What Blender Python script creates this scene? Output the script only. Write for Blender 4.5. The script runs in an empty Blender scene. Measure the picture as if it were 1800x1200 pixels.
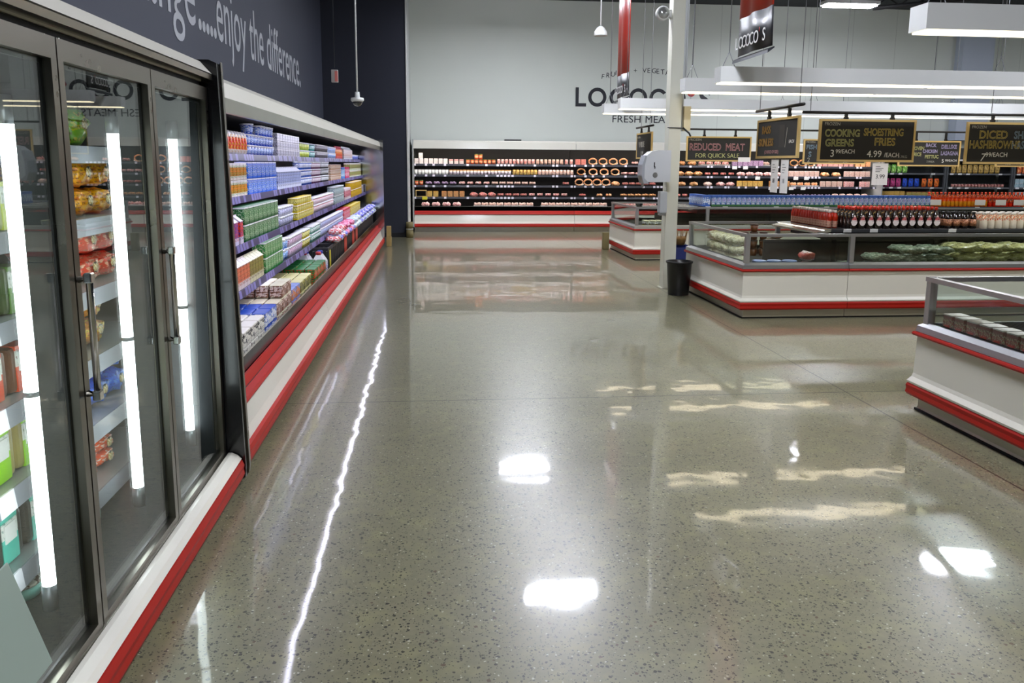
import bpy, bmesh, math, random
from mathutils import Vector, Matrix
R_ = random.Random(7)
PI = math.pi
sc = bpy.context.scene
C = sc.collection
# ------------------------------------------------------------------ camera, light level
cam_d = bpy.data.cameras.new('camera'); cam = bpy.data.objects.new('camera', cam_d); C.objects.link(cam)
sc.camera = cam
def cam_rot(yaw, p, r):
    R1 = Matrix(((math.cos(yaw), math.sin(yaw), 0), (-math.sin(yaw), math.cos(yaw), 0), (0, 0, 1)))
    B = Matrix(((1, 0, 0), (0, math.sin(p), math.cos(p)), (0, math.cos(p), -math.sin(p)))) @ R1
    K = Matrix(((math.cos(r), -math.sin(r), 0), (math.sin(r), math.cos(r), 0), (0, 0, 1)))
    return K @ B
_r = cam_rot(-.0975, .1657, -.0071)
M = Matrix((_r[0], _r[1], -_r[2])).transposed().to_4x4()
M.translation = Vector((0, 0, 1.62))
cam.matrix_world = M
cam_d.sensor_width = 36; cam_d.lens = 36 * 1420 / 1800; cam_d.shift_y = -75 / 1800
cam_d.clip_start = .05; cam_d.clip_end = 100
w = bpy.data.worlds.new('world'); sc.world = w; w.use_nodes = True
w.node_tree.nodes['Background'].inputs[0].default_value = (.6, .7, .8, 1)
w.node_tree.nodes['Background'].inputs[1].default_value = .02
sc.view_settings.view_transform = 'Standard'; sc.view_settings.look = 'None'
sc.view_settings.exposure = 0.2; sc.view_settings.gamma = 1; sc.view_settings.use_curve_mapping = False
sc.cycles.use_denoising = True
sc.cycles.max_bounces = 8; sc.cycles.diffuse_bounces = 3; sc.cycles.glossy_bounces = 4
sc.cycles.transmission_bounces = 6; sc.cycles.transparent_max_bounces = 16
sc.cycles.caustics_reflective = False; sc.cycles.caustics_refractive = False
sc.cycles.sample_clamp_indirect = 6
E_HIGHBAY, E_LINEAR, E_CASE, E_FREEZER, E_SHELF = 165, 3.4, 17, 14, 2.6

# ------------------------------------------------------------------ materials
def lin(c):
    if isinstance(c, str): c = tuple(int(c[i:i+2], 16) / 255 for i in (0, 2, 4))
    return tuple(((x / 12.92) if x <= .04045 else ((x + .055) / 1.055) ** 2.4) for x in c) + (1,)
_mats = {}
def mat(name, col, rough=.5, metal=0., coat=0., emit=0., spec=.5):
    if name in _mats: return _mats[name]
    m = bpy.data.materials.new(name); m.use_nodes = True; _mats[name] = m
    b = m.node_tree.nodes['Principled BSDF']
    b.inputs['Base Color'].default_value = lin(col); b.inputs['Roughness'].default_value = rough
    b.inputs['Metallic'].default_value = metal; b.inputs['Coat Weight'].default_value = coat
    b.inputs['Coat Roughness'].default_value = .08; b.inputs['Specular IOR Level'].default_value = spec
    if emit:
        b.inputs['Emission Color'].default_value = lin(col); b.inputs['Emission Strength'].default_value = emit
    return m
def N(nt, t, **k):
    n = nt.nodes.new(t)
    for a, v in k.items(): setattr(n, a, v)
    return n
def rampmask(nt, src, lo, hi):
    mr = N(nt, 'ShaderNodeMapRange'); nt.links.new(src, mr.inputs[0])
    mr.inputs[1].default_value = lo; mr.inputs[2].default_value = hi; return mr.outputs[0]
def mixc(nt, f, a, b):
    x = N(nt, 'ShaderNodeMix', data_type='RGBA')
    if isinstance(f, (int, float)): x.inputs[0].default_value = f
    else: nt.links.new(f, x.inputs[0])
    for i, v in ((6, a), (7, b)):
        if isinstance(v, tuple): x.inputs[i].default_value = v
        else: nt.links.new(v, x.inputs[i])
    return x.outputs[2]
def mth(nt, op, a, b=0.):
    x = N(nt, 'ShaderNodeMath', operation=op)
    for i, v in ((0, a), (1, b)):
        if isinstance(v, (int, float)): x.inputs[i].default_value = v
        else: nt.links.new(v, x.inputs[i])
    return x.outputs[0]
def vivid(c, k=1.45):
    v = [int(c[i:i+2], 16) / 255 for i in (0, 2, 4)]; g = sum(v) / 3
    v = [min(1, max(0, g + (x-g)*k)) for x in v]
    return ''.join('%02x' % int(x*255*(.93 if g < .75 else 1)) for x in v)
def printed(name, base, panel, accent, z0=.25, z1=.75, thr=.56, sc_=9, rough=.35, seed=0, edge=False):
    """packaging print: a band of panel colour with lettering-like marks, wrapped round the package"""
    if name in _mats: return _mats[name]
    base, panel, accent = vivid(base), vivid(panel), vivid(accent)
    m = mat(name, base, rough); nt = m.node_tree; b = nt.nodes['Principled BSDF']
    tc = N(nt, 'ShaderNodeTexCoord'); sp = N(nt, 'ShaderNodeSeparateXYZ'); nt.links.new(tc.outputs['Generated'], sp.inputs[0])
    z = sp.outputs[2]
    band = mth(nt, 'MULTIPLY', mth(nt, 'GREATER_THAN', z, z0), mth(nt, 'LESS_THAN', z, z1))
    no = N(nt, 'ShaderNodeTexNoise'); mp = N(nt, 'ShaderNodeMapping'); nt.links.new(tc.outputs['Generated'], mp.inputs[0])
    mp.inputs['Location'].default_value = (seed * 3.1, seed * 1.7, seed * .9); mp.inputs['Scale'].default_value = (1, 1, 1.6)
    nt.links.new(mp.outputs[0], no.inputs[0]); no.inputs['Scale'].default_value = sc_; no.inputs['Detail'].default_value = 1
    mk = mth(nt, 'GREATER_THAN', no.outputs[0], thr)
    inn = mth(nt, 'MULTIPLY', mth(nt, 'GREATER_THAN', z, z0 - .12), mth(nt, 'LESS_THAN', z, z1 + .1))
    c = mixc(nt, band, lin(base), lin(panel))
    c = mixc(nt, mth(nt, 'MULTIPLY', mk, inn), c, lin(accent))
    dk = tuple(v*.25 for v in lin(accent)[:3]) + (1,)     # small rows of dark print
    n2 = N(nt, 'ShaderNodeTexNoise'); m2 = N(nt, 'ShaderNodeMapping'); nt.links.new(tc.outputs['Generated'], m2.inputs[0])
    m2.inputs['Location'].default_value = (seed, z0*9, z1*7); m2.inputs['Scale'].default_value = (1, 1, .5); nt.links.new(m2.outputs[0], n2.inputs[0]); n2.inputs['Scale'].default_value = sc_*2.3
    row = mth(nt, 'GREATER_THAN', mth(nt, 'SINE', mth(nt, 'MULTIPLY', z, 44)), .35)
    tx = mth(nt, 'MULTIPLY', mth(nt, 'MULTIPLY', row, mth(nt, 'GREATER_THAN', n2.outputs[0], .54)), inn)
    c = mixc(nt, mth(nt, 'MULTIPLY', tx, .8), c, dk)
    if edge:
        c = mixc(nt, mth(nt, 'MULTIPLY', mth(nt, 'GREATER_THAN', z, .9), mth(nt, 'LESS_THAN', z, .985)), c, lin('ecebf0'))
    nt.links.new(c, b.inputs['Base Color'])
    return m
def glass(name='clear_glass', tint=(.93, .96, .95), ior=1.5, rough=.0):
    if name in _mats: return _mats[name]
    m = bpy.data.materials.new(name); m.use_nodes = True; nt = m.node_tree; nt.nodes.clear(); _mats[name] = m
    o = N(nt, 'ShaderNodeOutputMaterial'); t = N(nt, 'ShaderNodeBsdfTransparent'); g = N(nt, 'ShaderNodeBsdfGlossy')
    f = N(nt, 'ShaderNodeFresnel'); mx = N(nt, 'ShaderNodeMixShader')
    t.inputs[0].default_value = tint + (1,); g.inputs['Roughness'].default_value = rough; f.inputs[0].default_value = ior
    gm = N(nt, 'ShaderNodeNewGeometry'); io = mth(nt, 'ADD', mth(nt, 'MULTIPLY', gm.outputs['Backfacing'], 1/ior - ior), ior)  # same strength on both faces of the pane
    nt.links.new(io, f.inputs[0])
    nt.links.new(f.outputs[0], mx.inputs[0]); nt.links.new(t.outputs[0], mx.inputs[1]); nt.links.new(g.outputs[0], mx.inputs[2])
    nt.links.new(mx.outputs[0], o.inputs[0]); return m
def brushed(name, col, rough=.3, aniso=60):
    if name in _mats: return _mats[name]
    m = mat(name, col, rough, 1.); nt = m.node_tree; b = nt.nodes['Principled BSDF']
    tc = N(nt, 'ShaderNodeTexCoord'); no = N(nt, 'ShaderNodeTexNoise'); nt.links.new(tc.outputs['Object'], no.inputs[0])
    no.inputs['Scale'].default_value = 6; no.inputs['Detail'].default_value = 4
    r = N(nt, 'ShaderNodeMapRange'); nt.links.new(no.outputs[0], r.inputs[0]); r.inputs[3].default_value = rough - .04; r.inputs[4].default_value = rough + .06
    nt.links.new(r.outputs[0], b.inputs['Roughness']); return m

def floor_material():
    m = mat('polished_aggregate_concrete', '8d8b78', .34, spec=.5); nt = m.node_tree; b = nt.nodes['Principled BSDF']
    tc = N(nt, 'ShaderNodeTexCoord'); P = tc.outputs['Object']
    n1 = N(nt, 'ShaderNodeTexNoise'); nt.links.new(P, n1.inputs[0]); n1.inputs['Scale'].default_value = .9; n1.inputs['Detail'].default_value = 3
    base = mixc(nt, rampmask(nt, n1.outputs[0], .35, .65), lin('78745c'), lin('848066'))
    n2 = N(nt, 'ShaderNodeTexNoise'); nt.links.new(P, n2.inputs[0]); n2.inputs['Scale'].default_value = 38; n2.inputs['Detail'].default_value = 3
    base = mixc(nt, mth(nt, 'MULTIPLY', rampmask(nt, n2.outputs[0], .4, .7), .5), base, lin('6f6e58'))
    n4 = N(nt, 'ShaderNodeTexNoise'); nt.links.new(P, n4.inputs[0]); n4.inputs['Scale'].default_value = 9; n4.inputs['Detail'].default_value = 2
    base = mixc(nt, mth(nt, 'MULTIPLY', rampmask(nt, n4.outputs[0], .5, .75), .45), base, lin('928f66'))
    # stones: three sizes of pebbles, dark, brown and pale
    ds = N(nt, 'ShaderNodeTexNoise'); nt.links.new(P, ds.inputs[0]); ds.inputs['Scale'].default_value = 60
    wp = N(nt, 'ShaderNodeVectorMath', operation='MULTIPLY_ADD'); nt.links.new(ds.outputs[1], wp.inputs[0]); wp.inputs[1].default_value = (.012,) * 3; nt.links.new(P, wp.inputs[2])
    for s, dens, rad, col in ((72, .34, .5, '26261f'), (130, .45, .5, '34332a'), (42, .08, .34, '57402f'), (75, .2, .34, 'b4b19c')):
        v = N(nt, 'ShaderNodeTexVoronoi'); nt.links.new(wp.outputs[0], v.inputs[0]); v.inputs['Scale'].default_value = s
        sp = N(nt, 'ShaderNodeSeparateColor'); nt.links.new(v.outputs['Color'], sp.inputs[0])
        pick = mth(nt, 'LESS_THAN', sp.outputs[0], dens)
        rr = mth(nt, 'MULTIPLY', sp.outputs[1], rad)
        mk = mth(nt, 'MULTIPLY', pick, mth(nt, 'LESS_THAN', v.outputs['Distance'], rr))
        base = mixc(nt, mth(nt, 'MULTIPLY', mk, .88), base, lin(col))
    sp = N(nt, 'ShaderNodeSeparateXYZ'); nt.links.new(P, sp.inputs[0])
    for ax, val in ((1, 5.42), (0, 2.975), (1, 12.2), (0, 10.8), (1, -1.4)):
        mk = mth(nt, 'LESS_THAN', mth(nt, 'ABSOLUTE', mth(nt, 'SUBTRACT', sp.outputs[ax], val)), .006)
        base = mixc(nt, mth(nt, 'MULTIPLY', mk, .85), base, lin('26241f'))
    nt.links.new(base, b.inputs['Base Color'])
    b.inputs['Coat Weight'].default_value = .75; b.inputs['Coat Roughness'].default_value = .045; b.inputs['Coat IOR'].default_value = 1.5
    n3 = N(nt, 'ShaderNodeTexNoise'); nt.links.new(P, n3.inputs[0]); n3.inputs['Scale'].default_value = 4.2; n3.inputs['Detail'].default_value = 1
    bu = N(nt, 'ShaderNodeBump'); bu.inputs['Strength'].default_value = .08; bu.inputs['Distance'].default_value = .02
    nt.links.new(n3.outputs[0], bu.inputs['Height']); nt.links.new(bu.outputs[0], b.inputs['Coat Normal'])
    rg = N(nt, 'ShaderNodeMapRange'); nt.links.new(n1.outputs[0], rg.inputs[0]); rg.inputs[3].default_value = .24; rg.inputs[4].default_value = .36
    nt.links.new(rg.outputs[0], b.inputs['Roughness'])
    return m
def wallmat(name, col, rough=.7, var=.04, grooves=0):
    m = mat(name, col, rough, spec=.3); nt = m.node_tree; b = nt.nodes['Principled BSDF']
    tc = N(nt, 'ShaderNodeTexCoord'); no = N(nt, 'ShaderNodeTexNoise'); nt.links.new(tc.outputs['Object'], no.inputs[0])
    no.inputs['Scale'].default_value = 1.2; no.inputs['Detail'].default_value = 5
    d = tuple(max(0, x * (1 - var * 2)) for x in lin(col)[:3]) + (1,)
    c = mixc(nt, no.outputs[0], lin(col), d)
    if grooves:
        sp = N(nt, 'ShaderNodeSeparateXYZ'); nt.links.new(tc.outputs['Object'], sp.inputs[0])
        md = mth(nt, 'MODULO', mth(nt, 'ADD', sp.outputs[0], 50.3), grooves)
        mk = mth(nt, 'MULTIPLY', mth(nt, 'LESS_THAN', md, .012), mth(nt, 'GREATER_THAN', sp.outputs[0], 5.0))
        c = mixc(nt, mth(nt, 'MULTIPLY', mk, .35), c, lin('6a6c6a'))
    nt.links.new(c, b.inputs['Base Color']); return m
def tagstrip(name, base='4d4b78', tag='b9b4e8', period=.11, axis=1, dens=.55, wfrac=.6):
    """shelf edge strip with rows of paper price tags slotted in"""
    m = mat(name, base, .35); nt = m.node_tree; b = nt.nodes['Principled BSDF']
    tc = N(nt, 'ShaderNodeTexCoord'); sp = N(nt, 'ShaderNodeSeparateXYZ'); nt.links.new(tc.outputs['Object'], sp.inputs[0])
    q = mth(nt, 'DIVIDE', mth(nt, 'ADD', sp.outputs[axis], 100), period)
    cell = mth(nt, 'FLOOR', q); fr = mth(nt, 'FRACT', q)
    wn = N(nt, 'ShaderNodeTexWhiteNoise', noise_dimensions='1D'); nt.links.new(cell, wn.inputs['W'])
    mk = mth(nt, 'MULTIPLY', mth(nt, 'LESS_THAN', wn.outputs[0], dens), mth(nt, 'LESS_THAN', fr, wfrac))
    nt.links.new(mixc(nt, mk, lin(base), lin(tag)), b.inputs['Base Color']); return m

WHITE = mat('white_enamel', 'dfdccf', .35, coat=.3)
WHITE2 = mat('white_painted_steel', 'e2e4e2', .4)
RED = mat('red_bumper_vinyl', 'a8190d', .5, spec=.3)
BLACK = mat('black_plastic', '0b0b0d', .4)
BLACKM = mat('black_matte', '08080a', .7)
DGREY = mat('dark_grey_metal', '3a3c40', .4, .6)
STEEL = brushed('brushed_steel', 'aaa79c', .24)
STEELD = brushed('door_frame_steel', '7c786e', .28)
CHROME = mat('chrome', 'd8d8d8', .12, 1.)
ALU = mat('aluminium_extrusion', 'b2b4b5', .3, .85)
GLASS = glass('door_glass', (.86, .91, .88), 1.62)
GLASS2 = glass('island_glass', (.9, .94, .92), 1.5)
LEDW = mat('led_tube_glow', 'f4f8ff', .5, emit=E_FREEZER)
LEDC = mat('case_strip_glow', 'e6e6ff', .5, emit=E_CASE)
LEDM = mat('meat_strip_glow', 'fff2ea', .5, emit=E_CASE*2)
LEDC2 = mat('case_shelf_glow', 'e6e6ff', .5, emit=E_SHELF)
LEDM2 = mat('meat_shelf_glow', 'fff2ea', .5, emit=E_SHELF*4)
LEDL = mat('linear_diffuser_glow', 'fff0cf', .5, emit=E_LINEAR)
LEDH = mat('panel_diffuser_glow', 'f0f3ff', .5, emit=E_HIGHBAY)
WOODF = mat('pale_wood_frame', 'c9ac6c', .6)
CHALK = mat('chalkboard_slate', '1f1e1b', .75)
PAPER = mat('white_paper', 'eceae6', .7)
KHAKI = mat('khaki_bumper_foam', '7c7048', .7)
def chalk(name, col): return mat('chalk_' + name, col, .9)

# ------------------------------------------------------------------ mesh builder
class MB:
    def __init__(s): s.v = []; s.f = []; s.m = []; s.s = []
    def add(s, vs, fs, m=0, smooth=False):
        o = len(s.v); s.v += [tuple(v) for v in vs]
        for f in fs: s.f.append([i + o for i in f]); s.m.append(m); s.s.append(smooth)
        return s
    def box(s, x0, x1, y0, y1, z0, z1, m=0, bev=0.):
        if bev:
            bm = bmesh.new(); bmesh.ops.create_cube(bm, size=1)
            for v in bm.verts: v.co = Vector(((x0+x1)/2 + v.co.x*(x1-x0), (y0+y1)/2 + v.co.y*(y1-y0), (z0+z1)/2 + v.co.z*(z1-z0)))
            bmesh.ops.bevel(bm, geom=bm.edges[:], offset=bev, segments=2, affect='EDGES', profile=.6)
            bm.verts.index_update(); s.add([v.co for v in bm.verts], [[v.index for v in f.verts] for f in bm.faces], m, False); bm.free(); return s
        return s.add([(x0,y0,z0),(x1,y0,z0),(x1,y1,z0),(x0,y1,z0),(x0,y0,z1),(x1,y0,z1),(x1,y1,z1),(x0,y1,z1)],
                     [(0,3,2,1),(4,5,6,7),(0,1,5,4),(1,2,6,5),(2,3,7,6),(3,0,4,7)], m)
    def sweep(s, prof, path, m=0, smooth=False):
        """closed profile [(out, z)] carried along a ground path; out is to the right of travel; mitred corners"""
        n = len(prof); k = len(path); rings = []
        for i, p in enumerate(path):
            p = Vector(p[:2])
            d0 = (p - Vector(path[i-1][:2])).normalized() if i else None
            d1 = (Vector(path[i+1][:2]) - p).normalized() if i < k-1 else None
            d0 = d0 or d1; d1 = d1 or d0
            n0 = Vector((d0.y, -d0.x)); n1 = Vector((d1.y, -d1.x)); b = (n0 + n1).normalized(); b /= max(.2, b.dot(n0))
            rings.append([(p.x + b.x*o, p.y + b.y*o, z) for o, z in prof])
        vs = [v for r in rings for v in r]; fs = []
        for i in range(k-1):
            for j in range(n):
                a = i*n+j; b2 = i*n+(j+1) % n; fs.append((a, b2, b2+n, a+n))
        fs.append(tuple(range(n))[::-1]); fs.append(tuple((k-1)*n + j for j in range(n)))
        return s.add(vs, fs, m, smooth)
    def lathe(s, prof, c=(0,0,0), n=14, m=0, axis=2, smooth=True, sx=1, sy=1):
        """profile [(r, z)] turned round an axis"""
        vs = []; fs = []
        for r, z in prof:
            for i in range(n):
                a = 2*PI*i/n; x, y = r*math.cos(a)*sx, r*math.sin(a)*sy
                p = (x, y, z) if axis == 2 else ((z, x, y) if axis == 0 else (x, z, y))
                vs.append((c[0]+p[0], c[1]+p[1], c[2]+p[2]))
        for k in range(len(prof)-1):
            for i in range(n):
                j = (i+1) % n; fs.append((k*n+i, k*n+j, (k+1)*n+j, (k+1)*n+i))
        fs.append(tuple(range(n))[::-1]); fs.append(tuple((len(prof)-1)*n+i for i in range(n)))
        return s.add(vs, fs, m, smooth)
    def tube(s, pts, r, n=8, m=0, closed=False):
        pts = [Vector(p) for p in pts]; k = len(pts); rings = []; up = Vector((0, 0, 1))
        for i, p in enumerate(pts):
            a = pts[(i-1) % k] if (i or closed) else p; b = pts[(i+1) % k] if (i < k-1 or closed) else p
            t = (b - a).normalized(); u = t.cross(up)
            if u.length < .1: u = t.cross(Vector((0, 1, 0)))
            u.normalize(); v = t.cross(u); rr = r[i] if isinstance(r, (list, tuple)) else r
            rings.append([p + (u*math.cos(2*PI*j/n) + v*math.sin(2*PI*j/n))*rr for j in range(n)])
        vs = [v for q in rings for v in q]; fs = []
        for i in range(k if closed else k-1):
            i2 = (i+1) % k
            for j in range(n): fs.append((i*n+j, i*n+(j+1) % n, i2*n+(j+1) % n, i2*n+j))
        if not closed: fs.append(tuple(range(n))[::-1]); fs.append(tuple((k-1)*n+j for j in range(n)))
        return s.add(vs, fs, m, True)
    def mesh(s, name, mats, org=(0,0,0)):
        me = bpy.data.meshes.new(name); me.from_pydata([(x-org[0], y-org[1], z-org[2]) for x, y, z in s.v], [], s.f)
        for m in (mats if isinstance(mats, (list, tuple)) else [mats]): me.materials.append(m)
        me.polygons.foreach_set('material_index', s.m); me.polygons.foreach_set('use_smooth', s.s)
        me.update(); bm = bmesh.new(); bm.from_mesh(me); bmesh.ops.recalc_face_normals(bm, faces=bm.faces[:]); bm.to_mesh(me); bm.free()
        return me
    def build(s, name, mats, parent=None, loc=None):
        """loc: the object's own origin; vertices stay where they were given (in the parent's frame)"""
        loc = loc or (0, 0, 0)
        o = bpy.data.objects.new(name, s.mesh(name, mats, loc)); o.location = loc; C.objects.link(o)
        if parent: o.parent = parent
        return o
def tag(o, label=None, cat=None, group=None, kind=None):
    if label: o['label'] = label
    if cat: o['category'] = cat
    if group: o['group'] = group
    if kind: o['kind'] = kind
    return o
def thing(name, label, cat, loc=(0,0,0), rz=0., group=None):
    o = bpy.data.objects.new(name, None); C.objects.link(o); o.location = loc; o.rotation_euler = (0, 0, rz); o.empty_display_size = .1
    return tag(o, label, cat, group)
def struct(name, mb, m, label=None): return tag(mb.build(name, m), label, None, None, 'structure')
KIDS = {}
def copy_tree(o, parent=None):
    c = o.copy(); C.objects.link(c)
    if parent: c.parent = parent
    for ch in KIDS.get(o.name, []): copy_tree(ch, c)
    return c
def text(name, s, size, m, parent, loc, rot, align='LEFT', ext=.0015, sx=1., outline=0., shear=0., space=1., fit=0):
    cu = bpy.data.curves.new(name, 'FONT'); cu.body = s; cu.size = size; cu.align_x = align; cu.shear = shear; cu.space_character = space
    if outline: cu.fill_mode = 'NONE'; cu.bevel_depth = outline; cu.bevel_resolution = 0; cu.resolution_u = 3
    else: cu.extrude = ext; cu.resolution_u = 4
    cu.materials.append(m); o = bpy.data.objects.new(name, cu); C.objects.link(o); o.location = loc; o.rotation_euler = rot; o.scale = (sx, 1, 1)
    if parent: o.parent = parent
    if fit: o['fitw'] = fit
    return o
ROT_BACK = (PI/2, 0, 0); ROT_LEFT = (PI/2, 0, PI/2); ROT_NEGX = (PI/2, 0, -PI/2)

# ------------------------------------------------------------------ the room
WX0, WX1, WY0, WY1, WZ = -2.32, 18.0, -6.0, 20.42, 5.55
struct('floor', MB().box(WX0, WX1, WY0, WY1, -.1, 0), floor_material())
struct('ceiling', MB().box(WX0, WX1, WY0, WY1, WZ, WZ+.1), wallmat('ceiling_deck', '36393d', .8))
struct('wall_left', MB().box(WX0-.12, WX0, WY0, WY1, 0, WZ), wallmat('charcoal_wall_paint', '3f4350', .65))
struct('wall_back', MB().box(WX0, WX1, WY1, WY1+.12, 0, WZ), wallmat('pale_grey_wall_panels', 'd3d8d0', .6, .03, 1.15))
struct('wall_right', MB().box(WX1, WX1+.12, WY0, WY1, 0, WZ), wallmat('pale_grey_wall', 'b9bfb8', .6))
struct('wall_front', MB().box(WX0, WX1, WY0-.12, WY0, 0, WZ), wallmat('grey_entrance_wall', '5c5f60', .7))
struct('wall_corner', MB().box(WX0, -.56, 18.0, WY1, 0, WZ), wallmat('charcoal_return_paint', '2b2e39', .65))
struct('trim_1', MB().box(-.56, -.535, 17.985, WY1, 0, WZ), mat('pale_corner_trim', 'c6c8c6', .5))
struct('baseboard_corner', MB().box(WX0, -.56, 17.985, 18.0, 0, .1), BLACKM)
bm_ = MB()
bm_.tube([(9.6, 17.6, 5.02), (12.8, 16.9, 5.3)], .05, 6)
bm_.tube([(9.6, 17.6, 5.22), (12.8, 16.9, 5.5)], .05, 6)
for i in range(6):
    a = i/6; b = (i+1)/6; P = lambda t, dz: (9.6+3.2*t, 17.6-.7*t, 5.02+.28*t+dz)
    bm_.tube([P(a, 0), P((a+b)/2, .2), P(b, 0)], .018, 5)
struct('trim_2', bm_, BLACKM, 'black open web roof truss under the ceiling')
struct('trim_3', MB().box(13.8, 14.5, 17.4, 17.7, 5.0, 5.5), BLACKM)
struct('trim_4', MB().box(13.45, 14.3, 20.1, 20.42, 2.3, WZ), mat('pale_blue_duct', 'b3bccb', .5))

# lettering on the walls
GREYL = mat('pale_grey_lettering', 'a9adb4', .6); NAVY = mat('navy_lettering', '14161f', .5)
o = thing('wall_lettering', None, None, (WX0+.003, 15.3, 2.93))
for s_, y_, w_ in (('difference.', 12.07, 2.92), ('the', 11.0, .86), ('enjoy', 9.36, 1.42), ('change', 6.3, 2.24)):
    text('word', s_, .93, GREYL, o, (0, y_-15.3, 0), ROT_LEFT, ext=.002, fit=w_)
for k in range(5): text('full_stop', '.', .93, GREYL, o, (0, 8.62+k*.145-15.3, 0), ROT_LEFT, ext=.002)
tag(o, 'large pale grey slogan lettering on the charcoal left wall', 'lettering')
lg = thing('store_logo', 'dark store name lettering with red apostrophe on pale back wall', 'logo', (5.2, WY1-.003, 3.1))
BX = {}
def back(name, s, size, x, z, m, sx=1., align='LEFT', **k): return text(name, s, size, m, lg, (x-5.2, 0, z-3.1), ROT_BACK, align, sx=sx, **k)
def ringlet(name, cx, cz, r, t, gap, m):
    """a bold round letter: O, or C with its gap to the right"""
    mb = MB(); n = 28; a0 = gap; a1 = 2*PI-gap; k = n if gap else n
    for i in range(k):
        p, q = a0+(a1-a0)*i/k, a0+(a1-a0)*(i+1)/k
        vs = []
        for y in (-.003, 0):
            for (rr, a) in ((r, p), (r, q), (r-t, q), (r-t, p)): vs.append((cx-5.2+rr*math.cos(a), y, cz-3.1+rr*math.sin(a)))
        mb.add(vs, [(0,1,2,3), (7,6,5,4), (0,4,5,1), (2,6,7,3), (1,5,6,2), (3,7,4,0)])
    return mb.build(name, m, lg)
LZ, LR = 3.27, .232
mb = MB().box(3.55-5.2, 3.63-5.2, -.003, 0, LZ-LR-3.1, LZ+LR-3.1).box(3.63-5.2, 3.82-5.2, -.003, 0, LZ-LR-3.1, LZ-LR-3.1+.08); mb.build('letter', NAVY, lg)
for i, (cx, g) in enumerate(((4.1, 0), (4.64, .62), (5.14, 0), (5.66, .62), (6.13, 0))): ringlet('letter', cx, LZ, LR, .085, g, NAVY)
text('letter', 'S', .66, NAVY, lg, (6.7-5.2, 0, LZ-LR-3.1), ROT_BACK, ext=.0015).data.offset = .02
mb = MB(); mb.lathe([(.001, -.003), (.095, -.003), (.095, 0), (.001, 0)], (6.5-5.2, 0, LZ+.12-3.1), 16, axis=1, smooth=False, sy=.8)
mb.build('apostrophe', mat('red_apostrophe', 'a8262b', .5), lg)
back('word', 'FRESH', .25, 4.48, 2.66, NAVY, fit=.72); back('word', 'MEATS', .25, 5.33, 2.66, NAVY, fit=.78)
for i, ch in enumerate('FRUITS + VEGETABLES'):
    t = (i-9)/9; ang = -t*.16
    text('arc_letter', ch, .17, NAVY, lg, (5.27 + t*1.05-5.2-.04, 0, 3.88-.16*t*t-3.1), (PI/2, -ang*-1, 0), ext=.001)

# ------------------------------------------------------------------ ceiling lights
def highbay(x, y, label):
    t = thing('ceiling_light', label, 'ceiling light', (x, y, 4.92), 0, 'bright panel lights hung under the ceiling')
    MB().box(-.58, .58, -.19, .19, .03, .11, 0, .02).build('housing', WHITE2, t)
    MB().box(-.53, .53, -.15, .15, 0, .03, 0, .012).build('diffuser', LEDH, t)
    for k in (-.45, .45): MB().tube([(k, 0, .1), (k, 0, WZ-4.92)], .006, 5).build('hanger', DGREY, t)
    return t
for x, y, l in ((1.93, 16.7, 'bright white panel light under the ceiling, over the far end of the aisle'),
                (1.93, 11.5, 'bright white panel light under the ceiling, over the middle of the aisle'),
                (1.93, 6.3, 'bright white panel light under the ceiling, over the near half of the aisle'),
                (1.93, 1.1, 'bright white panel light under the ceiling, straight above the near floor'),
                (8.75, 17.0, 'glowing white panel light at the top edge, beside the roof truss'),
                (8.75, 11.9, 'bright white panel light over the long island freezer with the syrup'),
                (8.75, 6.3, 'bright white panel light over the nearest island freezer'),
                (15.2, 14.5, 'bright white panel light over the grocery shelving side')):
    highbay(x, y, l)
def linear(x0, x1, y, label):
    t = thing('linear_light', label, 'linear light', (x0, y, 2.49), 0, 'long white linear lights above the island freezers')
    L = x1-x0
    MB().box(0, L, -.1, .1, .012, .175).build('housing', WHITE2, t)
    n = round(L/2.44)
    for i in range(n): MB().box(.02+i*L/n, (i+1)*L/n-.02, -.088, .088, 0, .012).build('diffuser', LEDL, t)
    for cx in (.12, L/3, 2*L/3, L-.1):
        mb = MB()
        for k in (-1, 1): mb.tube([(cx+k*.07, 0, .175), (cx, 0, .34)], .004, 4)
        mb.tube([(cx, 0, .34), (cx, 0, WZ-2.49)], .005, 5)
        mb.build('chain_hanger', mat('grey_chain', '8b8d90', .5, .7), t)
for x0, y, l in ((3.19, 5.27, 'long white linear light above the nearest freezer on the right, hung largest'),
                 (3.09, 4.0, 'long white linear light above the front edge of the nearest freezer on the right'),
                 (3.08, 8.78, 'long white linear light above the front of the syrup bottle island'),
                 (3.06, 9.97, 'long white linear light behind the column, above the back of the syrup island'),
                 (2.99, 13.1, 'long white linear light above the front of the blue box island'),
                 (2.98, 14.3, 'long white linear light above the back of the blue box island')):
    linear(x0, x0+9.76, y, l)

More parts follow.
